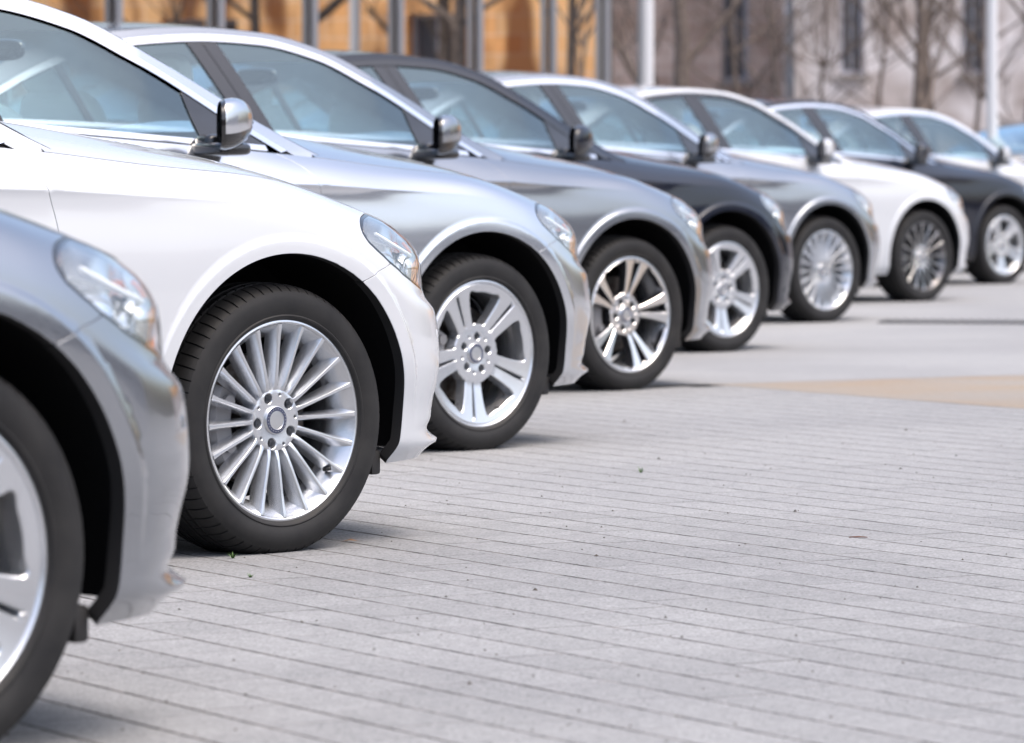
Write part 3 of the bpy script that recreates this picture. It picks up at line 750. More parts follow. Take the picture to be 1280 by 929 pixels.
# ------------------------------------------------------------------ wheels
def make_tyre():
    half = [(.228, .088), (.234, .0965), (.2385, .102), (.243, .1065), (.2455, .1095), (.249, .1105), (.252, .1085), (.256, .1095), (.264, .1118), (.276, .1128), (.288, .1122), (.298, .1098), (.3045, .1068),
            (.3075, .1058), (.311, .1015), (.3145, .0965), (.3185, .0885), (.3215, .079), (.3235, .070), (.3245, .0615)]
    tread = [(.3250, .0605), (.3255, .052), (.3186, .051), (.3186, .0435), (.3262, .0425), (.3270, .026), (.320, .025), (.320, .0165), (.3274, .0155), (.3275, .0)]
    h = half+tread; prof = h+[(r, -a) for r, a in h[-2::-1]]
    pitch = 68; fr = [0, .05, .09, .17, .21, .6]; V = []; k = len(prof)
    for q in range(pitch):
        for f in fr:
            t = 2*math.pi*(q+f)/pitch
            for r, a in prof:
                aa = abs(a); rr = r; tt = t
                if .055 < aa < .1065 and r > .306: 
                    tt = t+.018*((aa-.055)/.05)*(1 if a > 0 else -1)
                    if f in (.09, .17): rr = r-.0045*(1 if aa < .098 else .6)
                elif aa < .05: 
                    tt = t+.02*a/.05
                    if f in (.09, .17) and r > .322 and aa > .028: rr = r-.004
                x, z = rr*math.cos(tt), rr*math.sin(tt)
                zz = z; lo = -HUBZ
                if z < lo+.012:
                    e = max(0, (lo+.012)-z); zz = lo+.012-.012*(1-math.exp(-e/.012)) if False else max(lo, z)
                    if z < lo: a2 = a*(1+.10*min(1, (lo-z)/.014))
                    else: a2 = a
                else: a2 = a
                if z < -.2 and r < .31: a2 = a*(1+.045*min(1, (-.2-z)/.1)*max(0, math.sin((r-.235)/.075*math.pi)))
                V.append((x, -a2, zz))
    m = len(fr)*pitch; F = [(j*k+i, j*k+i+1, ((j+1) % m)*k+i+1, ((j+1) % m)*k+i) for j in range(m) for i in range(k-1)]
    return autosmooth(mk('tyre', V, F, None, (M['rubber'],)), 32)
D['tyre'] = make_tyre()
g = G(); g.lathe([(.226, -.10), (.238, -.105), (.228, -.08), (.205, -.05), (.200, .0), (.206, .035), (.2135, .055), (.222, .082), (.2275, .094), (.2300, .1005), (.2345, .1035), (.2385, .1025), (.2395, .098), (.232, .08)], 120)
D['rim_barrel'] = autosmooth(g.mesh('rim', (M['alloy'],)), 40)
g = G(); g.lathe([(0.0, -.012), (.06, -.012), (.07, .0), (.155, .0), (.157, -.012), (.157, -.022), (.07, -.03)], 64); D['brake_disc'] = autosmooth(g.mesh('brake_disc', (M['iron'],)), 30)
g = G(); g.lathe([(.05, -.045), (.185, -.045), (.19, -.055)], 48); D['dust_shield'] = g.mesh('dust_shield', (M['felt'],))
g = G()
for k in range(9):
    t = R(148+k*8); g.box((.150*math.cos(t), -.002, .150*math.sin(t)), (.055, .085, .03), rz=0)
gg = G(); V = []; prc = [(.112, .035), (.118, .048), (.165, .050), (.182, .038), (.184, -.03), (.112, -.03)]
gg.lathe(prc+[prc[0]], 14, 0, 'y', R(150), R(214)); 
for t in (R(150), R(214)):
    gg.add([(r*math.cos(t), -a, r*math.sin(t)) for r, a in prc], [tuple(range(len(prc)))])
for t in (R(160), R(204)): gg.tube([(.14*math.cos(t), -.045, .14*math.sin(t)), (.14*math.cos(t), -.062, .14*math.sin(t))], .016, 12)
D['brake_caliper'] = autosmooth(gg.mesh('brake_caliper', (M['caliper'],)), 30)

def circ(r, n, c=(0, 0), a0=0): return np.array([(c[0]+r*math.cos(a0+2*math.pi*i/n), c[1]+r*math.sin(a0+2*math.pi*i/n)) for i in range(n)])
def plate(name, loops, fa, depth, mats, bev=.0025, step=.010, wallm=1, fd=None):
    """alloy face: outline loops (last-radius first) in the wheel plane; fa(r) gives outward height; walls run back by depth"""
    lps = loops; uv, F, L = cdt([shrink(l, bev if i == 0 else -bev) for i, l in enumerate(lps)], step)
    r = np.hypot(uv[:, 0], uv[:, 1]); a = fa(r); V = [(u, -h, v) for (u, v), h in zip(uv, a)]; F = [tuple(f) for f in F]
    v0 = np.array(V); 
    fn = np.cross(v0[F[0][1]]-v0[F[0][0]], v0[F[0][2]]-v0[F[0][0]])
    FF = []
    for f in F:
        n = np.cross(v0[f[1]]-v0[f[0]], v0[f[2]]-v0[f[0]]); FF.append(f if n[1] < 0 else f[::-1])
    mi = [0]*len(FF); o = len(V)
    for li, (lp, idx) in enumerate(zip(lps, L)):
        rr = np.hypot(lp[:, 0], lp[:, 1]); h = fa(rr); m = len(idx)
        dp = depth if fd is None else fd(rr)
        V += [(x, -(q-bev), y) for (x, y), q in zip(lp, h)]+[(x, -(q-d), y) for (x, y), q, d in zip(shrink(lp, -.003 if li == 0 else .003), h, np.broadcast_to(dp, h.shape))]
        r1 = list(range(o, o+m)); r2 = list(range(o+m, o+2*m)); o += 2*m
        for i in range(m):
            j = (i+1) % m; FF.append((idx[i], idx[j], r1[j], r1[i])); mi.append(0); FF.append((r1[i], r1[j], r2[j], r2[i])); mi.append(wallm)
    me = mk(name, V, FF, None, mats, mi); 
    return autosmooth(me, 32)
LUG = .0565
def hub_loops(r_out, n=100, lug_r=.0128, a0=math.pi/2):
    lp = [circ(r_out, n)]
    for k in range(5):
        t = a0+k*2*math.pi/5; lp.append(circ(lug_r, 20, (LUG*math.cos(t), LUG*math.sin(t))))
        t += math.pi/5; lp.append(circ(.0038, 10, (.062*math.cos(t), .062*math.sin(t))))
    return lp
g = G()
for k in range(5):
    t = math.pi/2+k*2*math.pi/5; c = (LUG*math.cos(t), 0, LUG*math.sin(t))
    g.lathe([(0, .050), (.006, .050), (.0075, .047), (.0085, .040), (.0125, .036), (.0145, .036)], 6, c=c); g.lathe([(.0145, .036), (0, .034)], 16, c=c)
D['lug_bolts'] = autosmooth(g.mesh('lug_bolt', (M['bolt'],)), 30)
g = G(); g.lathe([(0, .0795), (.012, .0797), (.0215, .0788), (.0225, .0800), (.0315, .0790), (.0335, .0765), (.034, .070)], 40)
me = g.mesh('centre_cap', (M['cap_silver'], M['cap_blue']))
for p in me.polygons:
    r = math.hypot(p.center[0], p.center[2]); p.material_index = 1 if .0222 < r < .0318 else 0
D['centre_cap'] = autosmooth(me, 30)
g = G()                                                # small raised wreath marks on the dark ring of the cap
for k in range(22):
    t = 2*math.pi*k/22; g.box((.027*math.cos(t), -.0799, .027*math.sin(t)), (.0022, .0012, .0022))
D['cap_wreath'] = g.mesh('cap_wreath', (M['cap_silver'],), False)
g = G(); t = R(-38); g.tube([(.203*math.cos(t), -.070, .203*math.sin(t)), (.198*math.cos(t), -.094, .198*math.sin(t))], [.0052, .0046], 10); D['valve'] = g.mesh('valve_cap', (M['plastic'],))

# multi-spoke wheel: one ridge-shaped spoke, copied round
def spoke_mesh(mtop, mside, n_sp=20):
    st = [(.066, .071, .0105, .0245), (.078, .0785, .0078, .0235), (.095, .083, .0068, .0235), (.13, .088, .0064, .0245), (.17, .0925, .0064, .0265), (.205, .0975, .0070, .0290), (.220, .1010, .0082, .0300), (.2300, .1022, .0100, .0305)]
    V = []; F = []; mi = []
    for r, a, wt, wb in st:
        wb = wb*20/n_sp*(.98-.14*math.exp(-((r-.14)/.05)**2)); dep = .030 if r < .19 else .030-.012*(r-.19)/.04
        for x, h in ((-wb/2, a-dep-.012), (-wb/2*.92, a-dep), (-wt/2-.0014, a-.0022), (-wt/2, a-.0004), (0, a), (wt/2, a-.0004), (wt/2+.0014, a-.0022), (wb/2*.92, a-dep), (wb/2, a-dep-.012)):
            V.append((r, -h, x))
    k = 9
    for i in range(len(st)-1):
        for j in range(k-1): F.append((i*k+j, (i+1)*k+j, (i+1)*k+j+1, i*k+j+1)); mi.append(0 if 2 <= j <= 5 else 1)
    me = mk('spoke', V, F, None, (mtop, mside), mi); return autosmooth(me, 28)
def multi(n_sp, mtop, mside):
    fa = lambda r: .0725+.004*np.clip((r-.035)/.03, 0, 1)-.004*np.clip((r-.066)/.012, 0, 1)
    hub = plate('hub', [circ(.074, 80)]+hub_loops(.074)[1:], fa, .032, (mtop, mside), .0015, .009, 1)
    g = G(); g.lathe([(.196, .038), (.200, .050), (.214, .078), (.2245, .0945), (.2290, .1003)], 120)     # sloping band between the spoke tips
    return hub, spoke_mesh(mtop, mside, n_sp), autosmooth(g.mesh('rim_band', (mside if mside is not M['dark_alloy'] else M['smoked_alloy'],)), 40)
W = {'A': multi(20, M['alloy'], M['alloy']), 'D': multi(16, M['machined'], M['dark_alloy'])}
# five twin-spoke plates
def pol(r, a): return (r*math.cos(a), r*math.sin(a))
def win(r0, h0, r1, h1, c, bow=0):                      # window: half-widths (m) at inner and outer radius around angle c
    a = np.array([-1, -.5, 0, .5, 1]); pts = []
    for q in a: pts.append((math.sqrt(max(r0**2-(q*h0)**2, 1e-6)) if bow == 0 else r0+bow*q*q, q*h0))
    for q in a[::-1]: pts.append((math.sqrt(r1**2-(q*h1)**2), q*h1))
    P = crom(pts, 4, True)
    # tighten: blend of polygon and spline keeps crisp but rounded corners
    ca, sa_ = math.cos(c), math.sin(c); P = resample(P, .005, True)
    return np.stack([P[:, 0]*ca-P[:, 1]*sa_, P[:, 0]*sa_+P[:, 1]*ca], 1)
def twin(kind, a0):
    lp = [circ(.2285, 150)]+[l for l in hub_loops(.1, a0=a0+ (math.pi/5 if kind == 'B' else math.pi/5))[1:]]
    for k in range(5):
        c = a0+k*2*math.pi/5
        if kind == 'B': lp.append(win(.100, .003, .208, .0065, c)); lp.append(win(.097, .029, .200, .068, c+math.pi/5, .004))
        else: lp.append(win(.085, .003, .2175, .019, c)); lp.append(win(.086, .036, .2195, .072, c+math.pi/5, .006))
    if kind == 'B': fa = lambda r: .068+.010*np.clip(r/.06, 0, 1)-.002*np.exp(-((r-.09)/.03)**2)+.024*np.clip((r-.10)/.13, 0, 1)**1.2
    else: fa = lambda r: .066+.008*np.clip(r/.06, 0, 1)-.003*np.exp(-((r-.08)/.03)**2)+.027*np.clip((r-.09)/.14, 0, 1)
    mats = (M['alloy'], M['alloy']) if kind == 'B' else (M['machined'], M['dark_alloy'])
    return plate('spoke_star', lp, fa, .04, mats, .0028, .010)
W['B'] = twin('B', R(47)); W['C'] = twin('C', R(78))

def add_wheel(car, kind, front, right, detail=True, rot=0.0):
    w = empty('wheel', (0 if front else -WB, -.775 if right else .775, HUBZ), 0 if right else math.pi, car)
    link('tyre', D['tyre'], w)
    rim = link('rim', D['rim_barrel'], w)
    if kind in ('D',): 
        for s_ in rim.material_slots: s_.link = 'OBJECT'; s_.material = M['smoked_alloy']
    if kind in ('A', 'D'):
        hub, sp, band = W[kind]; link('hub', hub, w, rot=(0, R(-24), 0)); link('rim_band', band, w); n = 20 if kind == 'A' else 16
        for k in range(n): link('spoke', sp, w, rot=(0, -(R(90)+2*math.pi*(k+.1)/n), 0))
        rr = -R(12) if kind == 'A' else 0
        link('lug_bolt', D['lug_bolts'], w, rot=(0, R(-24), 0))
    else:
        link('spoke_star', W[kind], w)
        link('lug_bolt', D['lug_bolts'], w, rot=(0, R(6) if kind == 'B' else R(-24), 0))
    link('centre_cap', D['centre_cap'], w); link('cap_wreath', D['cap_wreath'], w); link('valve_cap', D['valve'], w, rot=(0, R(26) if kind == 'B' else 0, 0))
    if right:
        link('dust_shield', D['dust_shield'], w); link('brake_disc', D['brake_disc'], w); link('brake_caliper', D['brake_caliper'], w)
    return w
MIR = {k: mirrored(D[k]) for k in ('front_bumper','front_fender','front_door','rear_door','sill','rear_fender','rear_bumper','boot_side','lamp_lens','lamp_bezel','lamp_bowl','projector','daylight_strip','marker_strip',
      'inner_shell','grille','side_frame','window_trim','belt_trim','front_window','mirror_sail','pillar_cover','pillar_cover2','rear_window','window_bar','quarter_window','wheel_arch_liner0','wheel_arch_liner1','mirror_housing','mirror_glass','mirror_arm','handle_f','handle_r','air_deflector')}
HEAD = R(45.6)
def make_car(x, y, paintm, kind, trim, label, head=HEAD):
    car = empty('parked_car', (x, y, 0), head); tag(car, label, 'car', 'cars parked in a slanting row on the forecourt')
    for side, T in ((0, D), (1, MIR)):
        for nm in ('front_bumper', 'front_fender', 'sill', 'rear_fender', 'rear_bumper', 'boot_side', 'side_frame'): 
            o = link(nm, T[nm], car, paint=paintm)
            if nm == 'front_bumper' and side == 0: link('parking_sensor', D['parking_sensor'], o, paint=paintm)
        fd = link('front_door', T['front_door'], car, paint=paintm); link('door_handle', T['handle_f'], fd, paint=paintm)
        link('window', T['front_window'], fd); link('mirror_sail', T['mirror_sail'], fd); link('pillar_cover', T['pillar_cover'], fd)
        rd = link('rear_door', T['rear_door'], car, paint=paintm); link('door_handle', T['handle_r'], rd, paint=paintm)
        link('window', T['rear_window'], rd); link('pillar_cover', T['pillar_cover2'], rd); link('window_bar', T['window_bar'], rd)
        link('quarter_window', T['quarter_window'], car)
        for nm in ('window_trim', 'belt_trim'): 
            o = link(nm, T[nm], car); 
            if nm == 'window_trim' and trim == 'black': o.material_slots[0].link = 'OBJECT'; o.material_slots[0].material = M['gloss_black']
        link('wheel_arch_liner', T['wheel_arch_liner0'], car); link('wheel_arch_liner', T['wheel_arch_liner1'], car); link('inner_shell', T['inner_shell'], car); link('grille', T['grille'], car); link('air_deflector', T['air_deflector'], car)
        hl = empty('headlight', (0, 0, 0), 0, car)
        link('lens', T['lamp_lens'], hl); link('bezel', T['lamp_bezel'], hl); link('reflector', T['lamp_bowl'], hl); link('projector', T['projector'], hl)
        link('daylight_strip', T['daylight_strip'], hl); link('marker_light', T['marker_strip'], hl)
        mr = empty('door_mirror', (0, 0, 0), 0, car)
        link('mirror_housing', T['mirror_housing'], mr, paint=paintm); link('mirror_glass', T['mirror_glass'], mr); link('mirror_arm', T['mirror_arm'], mr)
    for nm in ('bonnet', 'roof', 'boot_lid'): link(nm, D[nm], car, paint=paintm)
    for nm in ('windscreen', 'rear_screen', 'roof_lining', 'scuttle', 'underbody', 'cabin_tub', 'rear_bench', 'steering_wheel', 'inner_mirror'): link(nm, D[nm], car)
    for yy in (-.37, .37):
        s = link('seat', D['seat_shell'], car, (0, yy, 0)); link('headrest', D['headrest'], s)
    for f in (True, False):
        for r in (True, False): add_wheel(car, kind, f, r)
    return car
def place(i_wx, i_wy):                                # hub face of the near front wheel -> car origin
    a = HEAD; return (i_wx - math.sin(a)*.885, i_wy + math.cos(a)*.885)
CARS = [
 (-1.00, 6.60, 'grey', 'B', 'chrome', 'medium grey car nearest the camera, blurred and cut off by the left edge'),
 (-.727, 10.434, 'white', 'A', 'chrome', 'sharply focused white car with twenty slim spokes on its silver wheel'),
 (-.353, 14.267, 'silver', 'B', 'chrome', 'bright silver car with wide twin-spoke wheels, right behind the sharp white car'),
 (.165, 18.179, 'grey', 'C', 'chrome', 'mid grey car with two-tone machined five twin-spoke wheels and bright window strip'),
 (.682, 22.049, 'navy', 'B', 'black', 'dark navy car with black window surround, between two grey cars'),
 (1.41, 26.377, 'steel', 'A', 'chrome', 'steel grey car with multi-spoke silver wheels, between the dark navy car and a white one'),
 (2.314, 30.597, 'white', 'D', 'black', 'white car with dark many-spoked wheels and white mirror'),
 (3.326, 35.388, 'navy', 'B', 'chrome', 'dark navy car far down the row, silver wheel at the right edge'),
 (4.40, 40.0, 'white', 'B', 'chrome', 'white car far down the row with only roof, window and bonnet in view'),
 (7.35, 47.5, 'silver', 'B', 'chrome', 'last silver car of the row, a sliver at the right edge'),
]
for wx, wy, pm, kd, tr_, lb in CARS:
    ox, oy = place(wx, wy); make_car(ox, oy, M[pm], kd, tr_, lb)

# ------------------------------------------------------------------ ground
th = R(121); d1 = np.array((math.cos(th), math.sin(th))); d2v = np.array((math.sin(th), -math.cos(th)))     # along the joints, across them
corner = np.array((.48, 18.7)); pc, qc = corner@d1, corner@d2v
def concrete(name, c1, c2, speck=.5, sc1=7):
    m = mat(name, c1, .85, spec=.3)
    r, n, src = noise_mix(m, c1, c2, sc1, 8, .7, .3, .7, coord='Generated', sock=None)
    tc = [x for x in m.node_tree.nodes if x.type == 'TEX_COORD'][0]
    geo = nd(m, 'ShaderNodeNewGeometry'); ln(m, geo.outputs['Position'], n.inputs['Vector'])
    n2 = nd(m, 'ShaderNodeTexNoise'); n2.inputs['Scale'].default_value = 130; n2.inputs['Detail'].default_value = 3; ln(m, geo.outputs['Position'], n2.inputs['Vector'])
    r2 = nd(m, 'ShaderNodeValToRGB'); r2.color_ramp.elements[0].position = .30; r2.color_ramp.elements[0].color = (1-speck,)*3+(1,); r2.color_ramp.elements[1].position = .55; r2.color_ramp.elements[1].color = (1, 1, 1, 1)
    ln(m, n2.outputs['Fac'], r2.inputs[0])
    mx = nd(m, 'ShaderNodeMix'); mx.data_type = 'RGBA'; mx.blend_type = 'MULTIPLY'; mx.inputs[0].default_value = 1
    ln(m, r.outputs[0], mx.inputs[6]); ln(m, r2.outputs[0], mx.inputs[7])
    n4 = nd(m, 'ShaderNodeTexNoise'); n4.inputs['Scale'].default_value = 38; n4.inputs['Detail'].default_value = 6; n4.inputs['Roughness'].default_value = .75; ln(m, geo.outputs['Position'], n4.inputs['Vector'])
    r4 = nd(m, 'ShaderNodeValToRGB'); r4.color_ramp.elements[0].position = .36; r4.color_ramp.elements[0].color = (1-speck*.45,)*3+(1,); r4.color_ramp.elements[1].position = .58; r4.color_ramp.elements[1].color = (1.05, 1.05, 1.05, 1); ln(m, n4.outputs['Fac'], r4.inputs[0])
    m4 = nd(m, 'ShaderNodeMix'); m4.data_type = 'RGBA'; m4.blend_type = 'MULTIPLY'; m4.inputs[0].default_value = 1; ln(m, mx.outputs[2], m4.inputs[6]); ln(m, r4.outputs[0], m4.inputs[7]); mx = m4
    n3 = nd(m, 'ShaderNodeTexNoise'); n3.inputs['Scale'].default_value = .55; n3.inputs['Detail'].default_value = 5; ln(m, geo.outputs['Position'], n3.inputs['Vector'])
    r3 = nd(m, 'ShaderNodeValToRGB'); r3.color_ramp.elements[0].position = .35; r3.color_ramp.elements[0].color = (.86, .86, .87, 1); r3.color_ramp.elements[1].position = .6; r3.color_ramp.elements[1].color = (1.0, 1.0, 1.0, 1)
    ln(m, n3.outputs['Fac'], r3.inputs[0])
    m2 = nd(m, 'ShaderNodeMix'); m2.data_type = 'RGBA'; m2.blend_type = 'MULTIPLY'; m2.inputs[0].default_value = 1
    ln(m, mx.outputs[2], m2.inputs[6]); ln(m, r3.outputs[0], m2.inputs[7]); ln(m, m2.outputs[2], prin(m).inputs['Base Color'])
    bump(m, n2.outputs['Fac'], .5, .0015)
    return m, m2
M['paver'], pm2 = concrete('paver_concrete', (.268, .274, .280), (.325, .330, .336), .5)
oi = nd(M['paver'], 'ShaderNodeObjectInfo'); hr = nd(M['paver'], 'ShaderNodeMapRange'); hr.inputs['To Min'].default_value = .93; hr.inputs['To Max'].default_value = 1.05
mm = nd(M['paver'], 'ShaderNodeMix'); mm.data_type = 'RGBA'; mm.blend_type = 'MULTIPLY'; mm.inputs[0].default_value = 1
ln(M['paver'], oi.outputs['Random'], hr.inputs[0]); ln(M['paver'], pm2.outputs[2], mm.inputs[6]); ln(M['paver'], hr.outputs[0], mm.inputs[7]); ln(M['paver'], mm.outputs[2], prin(M['paver']).inputs['Base Color'])
M['apron'], _ = concrete('smooth_concrete', (.270, .275, .281), (.305, .310, .316), .15)
M['tan'], _ = concrete('sandy_surface', (.33, .255, .18), (.26, .258, .25), .3, 1.1)
M['joint'] = mat('joint_sand', (.08, .075, .07), .95); noise_mix(M['joint'], (.05, .047, .045), (.11, .10, .095), 30)
M['dirt'] = mat('joint_dirt', (.08, .075, .07), .95); noise_mix(M['dirt'], (.04, .036, .034), (.26, .25, .24), 13, lo=.40, hi=.66, coord='Object')
_tc = [x for x in M['dirt'].node_tree.nodes if x.type == 'TEX_NOISE'][0]; _g = nd(M['dirt'], 'ShaderNodeNewGeometry'); ln(M['dirt'], _g.outputs['Position'], _tc.inputs['Vector'])
def quad(name, pts, z, m, lbl=None):
    me = mk(name, [(x, y, z) for x, y in pts], [tuple(range(len(pts)))], None, (m,), smooth=False); o = link(name, me); o['kind'] = 'structure'; return o
quad('ground', [(-400, -300), (400, -300), (400, 900), (-400, 900)], -.014, M['joint'])
pq = lambda p, q: tuple(d1*p+d2v*q)
paving = quad('block_paving', [pq(pc, qc), pq(pc-32, qc), pq(pc-32, qc-24), pq(pc, qc-24)], -.010, M['joint'])
quad('smooth_paving', [pq(pc+.006, qc+120), pq(pc+.006, qc-120), pq(pc+300, qc-120), pq(pc+300, qc+120)], 0, M['apron'])
quad('sandy_paving', [pq(pc, qc+.006), pq(pc-2.9, qc+.006), pq(pc-2.9, qc+9), pq(pc, qc+9)], 0, M['tan'])
quad('grey_paving', [pq(pc-2.906, qc+.006), pq(pc-32, qc+.006), pq(pc-32, qc+9), pq(pc-2.906, qc+9)], 0, M['apron'])
quad('side_paving', [pq(pc, qc+9.006), pq(pc-60, qc+9.006), pq(pc-60, qc+60), pq(pc, qc+60)], 0, M['apron'])
quad('yard_paving', [pq(pc, qc-24), pq(pc, qc-120), pq(pc-60, qc-120), pq(pc-60, qc-24)], 0, M['apron'])
quad('front_paving', [pq(pc-32.005, qc+9), pq(pc-60, qc+9), pq(pc-60, qc-24), pq(pc-32.005, qc-24)], 0, M['apron'])
BW, BL = .162, .243; GAPJ = .0055
def paver_geo():
    a, b = (BL-.0012)/2, (BW-GAPJ)/2; c = .0016; V = []
    for (x, y, z) in ((a, b, -.012), (a, b, -c), (a-.0003, b-c, 0)):
        for X, Y in ((-1,-1),(1,-1),(1,1),(-1,1)): V.append((X*x, Y*y, z))
    F = []
    for l in (0, 4):
        for i in range(4): j = (i+1) % 4; F.append((l+i, l+j, l+4+j, l+4+i))
    F.append((8, 9, 10, 11)); return V, F
PV, PF = paver_geo(); PMI = [1]*8+[0]; paver_me = mk('paver', PV, PF, None, (M['paver'], M['dirt']), PMI, smooth=False)
cells = []
rot_ = math.atan2(d1[1], d1[0])
for r in range(0, int(24/BW)):
    q = qc-.003-BW*(r+.5); sh = (r % 2)*BL*.5+(.07 if r % 3 == 0 else 0)
    for k in range(0, int(32/BL)+1):
        p = pc-.003-BL*(k+.5)+sh
        if p > pc-BL*.5: 
            continue
        c = d1*p+d2v*q
        if c[1] < 2.5 or abs(c[0]) > 9 or c[1] > 21: continue
        ix = 740+FPX*c[0]/c[1]; iy = 214.5+FPX*CAMH/c[1]
        vis = -60 < ix < 1340 and iy < 960
        cells.append((0 if vis else 1, c[1], c[0]))
cells.sort(); rs = random.Random(7); g = G(); nobj = 0
for v, cy, cx in cells:
    dz = rs.uniform(-.0003, .0003); dr = rs.uniform(-.0025, .0025); tx_, ty_ = rs.uniform(-.0008, .0008), rs.uniform(-.0008, .0008)
    if v == 0 and nobj < 300:
        link('paver', paver_me, paving, (cx, cy, dz), (tx_, ty_, rot_+dr)); nobj += 1
    else:
        ca, sa_ = math.cos(rot_+dr), math.sin(rot_+dr); g.add([(cx+x*ca-y*sa_, cy+x*sa_+y*ca, z+dz) for x, y, z in PV], PF); g.m[-9:] = PMI
o = link('distant_pavers', g.mesh('distant_pavers', (M['paver'], M['dirt']), False), paving); o['kind'] = 'stuff'
# edge-row filler strips against the straight borders
# dark slatted strip across the smooth paving
M['ground_strip'] = mat('dark_strip_metal', (.09, .09, .09), .7, .2)
da = np.array((1.73, 26.4)); dirn = np.array((.985, -.17)); dr_ = tag(empty('dark_strip', (1.73, 26.4, 0), math.atan2(-.17, .985)), 'dark slatted strip crossing the smooth paving behind the sandy patch', 'ground_strip')
g = G(); g.box((0, 0, .002), (.49, .42, .012))
for k in range(9): g.box((-.22+k*.055, 0, .010), (.022, .38, .006))
gr_me = g.mesh('slatted_slab', (M['ground_strip'],), False)
for k in range(17): link('slatted_slab', gr_me, dr_, (k*.5+.25, 0, 0))

# small things on the paving
def ground_pt(px_, py_): Y = FPX*CAMH/(py_-214.5); return ((px_-740)/FPX*Y, Y)
M['grass'] = mat('grass_green', (.07, .14, .035), .7); M['leaf'] = mat('dry_leaf', (.24, .13, .06), .8); M['grit'] = mat('dark_grit', (.07, .062, .055), .9); M['twig'] = mat('twig_brown', (.13, .055, .035), .85)
def tuft(px_, py_, s, label, n=14):
    x, y = ground_pt(px_, py_); rs2 = random.Random(int(px_)); g = G()
    for k in range(n):
        a = rs2.uniform(0, 6.28); L = s*rs2.uniform(.5, 1); dx, dy = math.cos(a), math.sin(a); w = .0012
        p0 = (x+dx*s*.1, y+dy*s*.1); zt = L*rs2.uniform(.4, .8)
        V = [(p0[0]-dy*w, p0[1]+dx*w, 0), (p0[0]+dy*w, p0[1]-dx*w, 0), (p0[0]+dx*L*.4+dy*w, p0[1]+dy*L*.4-dx*w, zt*.8), (p0[0]+dx*L*.4-dy*w, p0[1]+dy*L*.4+dx*w, zt*.8), (p0[0]+dx*L*.8, p0[1]+dy*L*.8, zt)]
        g.add(V, [(0, 1, 2, 3), (3, 2, 4)])
    tag(link('grass_tuft', g.mesh('grass_tuft', (M['grass'],))), label, 'weed', 'small weeds in the paving joints')
tuft(801, 591, .024, 'small green weed alone in a joint on the open paving')
tuft(291, 698, .024, 'low green weed just below the tyre of the sharp white car')
tuft(313, 722, .016, 'tiny green weed nearest the camera, in front of the sharp white car')
x, y = ground_pt(1062, 673); g = G(); g.tube([(x-.002, y, .003), (x+.022, y-.002, .004), (x+.044, y-.001, .003)], [.0016, .002, .001], 6)
tag(link('twig', g.mesh('twig', (M['twig'],))), 'short reddish brown twig lying on the open paving at the right', 'twig')
x, y = ground_pt(437, 678); g = G()
g.add([(x-.02, y, .002), (x, y-.010, .006), (x+.022, y+.002, .003), (x+.002, y+.012, .008)], [(0, 1, 3), (1, 2, 3)])
tag(link('dry_leaf', g.mesh('dry_leaf', (M['leaf'],), False)), 'curled brown leaf beside the tyre of the sharp white car', 'leaf')
g = G(); rs3 = random.Random(11)
for k in range(420):
    Y = rs3.uniform(6.6, 16); X = rs3.uniform(-.14, .115)*Y; s = rs3.uniform(.0012, .0042)*(1 if rs3.random() < .93 else 1.7)
    V = [(X+s*math.cos(t)*rs3.uniform(.7, 1.2), Y+s*math.sin(t)*rs3.uniform(.7, 1.2), 0.0) for t in np.linspace(0, 2*math.pi, 6)[:-1]]+[(X, Y, s*.9)]
    g.add(V, [(i, (i+1) % 5, 5) for i in range(5)])
o = link('grit', g.mesh('grit', (M['grit'],), False)); tag(o, 'dark crumbs of grit scattered over the paving', 'grit', kind='stuff')

# ------------------------------------------------------------------ glass fronted building
M['mullion'] = mat('pale_aluminium', (.36, .37, .41), .35, .5)
M['dark_room'] = mat('dark_interior', (.05, .045, .04), .9)
M['sill_stone'] = mat('sill_stone', (.26, .235, .22), .9)
M['stone'] = mat('pale_stone', (.42, .37, .33), .85)
phi = R(67); fd_ = np.array((math.cos(phi), math.sin(phi))); fn_ = np.array((fd_[1], -fd_[0])); F0 = np.array((-3.23, 38.0)); PW = 1.8
bldg = tag(empty('glass_fronted_building', (F0[0], F0[1], 0), phi), 'building with tall mirror glass panes and pale uprights behind the left part of the row', 'building')
# local frame: x along the facade, y = -normal side (inside is +y since fn points to -y)
g = G(); g.box((-6, 6, 3.3), (30.6, 11.6, 6.4)); link('dark_interior', g.mesh('dark_interior', (M['dark_room'],), False), bldg)
g = G(); g.box((-6, 6.2, 7.0), (31.2, 12.8, .9)); link('roof_band', bevelled(g.mesh('roof_band', (M['mullion'],)), .03), bldg)
g = G(); g.box((-6, 6, .08), (31, 12.1, .16)); link('plinth', g.mesh('plinth', (M['stone'],), False), bldg)
g = G(); g.box((0, 0, 3.35), (.042, .06, 6.4)); mull_me = bevelled(g.mesh('mullion', (M['mullion'],)), .006)
g = G(); g.box((0, .03, 3.35), (PW-.05, .02, 6.4)); pane_me = g.mesh('pane', (M['facade_glass'],), False)
for k in range(-11, 5): link('pane', pane_me, bldg, ((k+.5)*PW if k < 4 else (4+.37)*PW, 0, 0), (0, R(0), R((k*37 % 7-3)*.09))) if k < 4 else None
for k in range(-11, 6):
    xk = k*PW if k < 5 else 4.78*PW; link('mullion', mull_me, bldg, (xk, -.03, 0))
g = G(); g.box((0, .03, 3.35), (.78*PW-.085, .02, 6.4)); link('pane', g.mesh('pane', (M['facade_glass'],), False), bldg, (4.39*PW, 0, 0))
cp = (.0122*47.2, 47.2)
M['white_metal'] = mat('white_metal', (.62, .63, .66), .4)
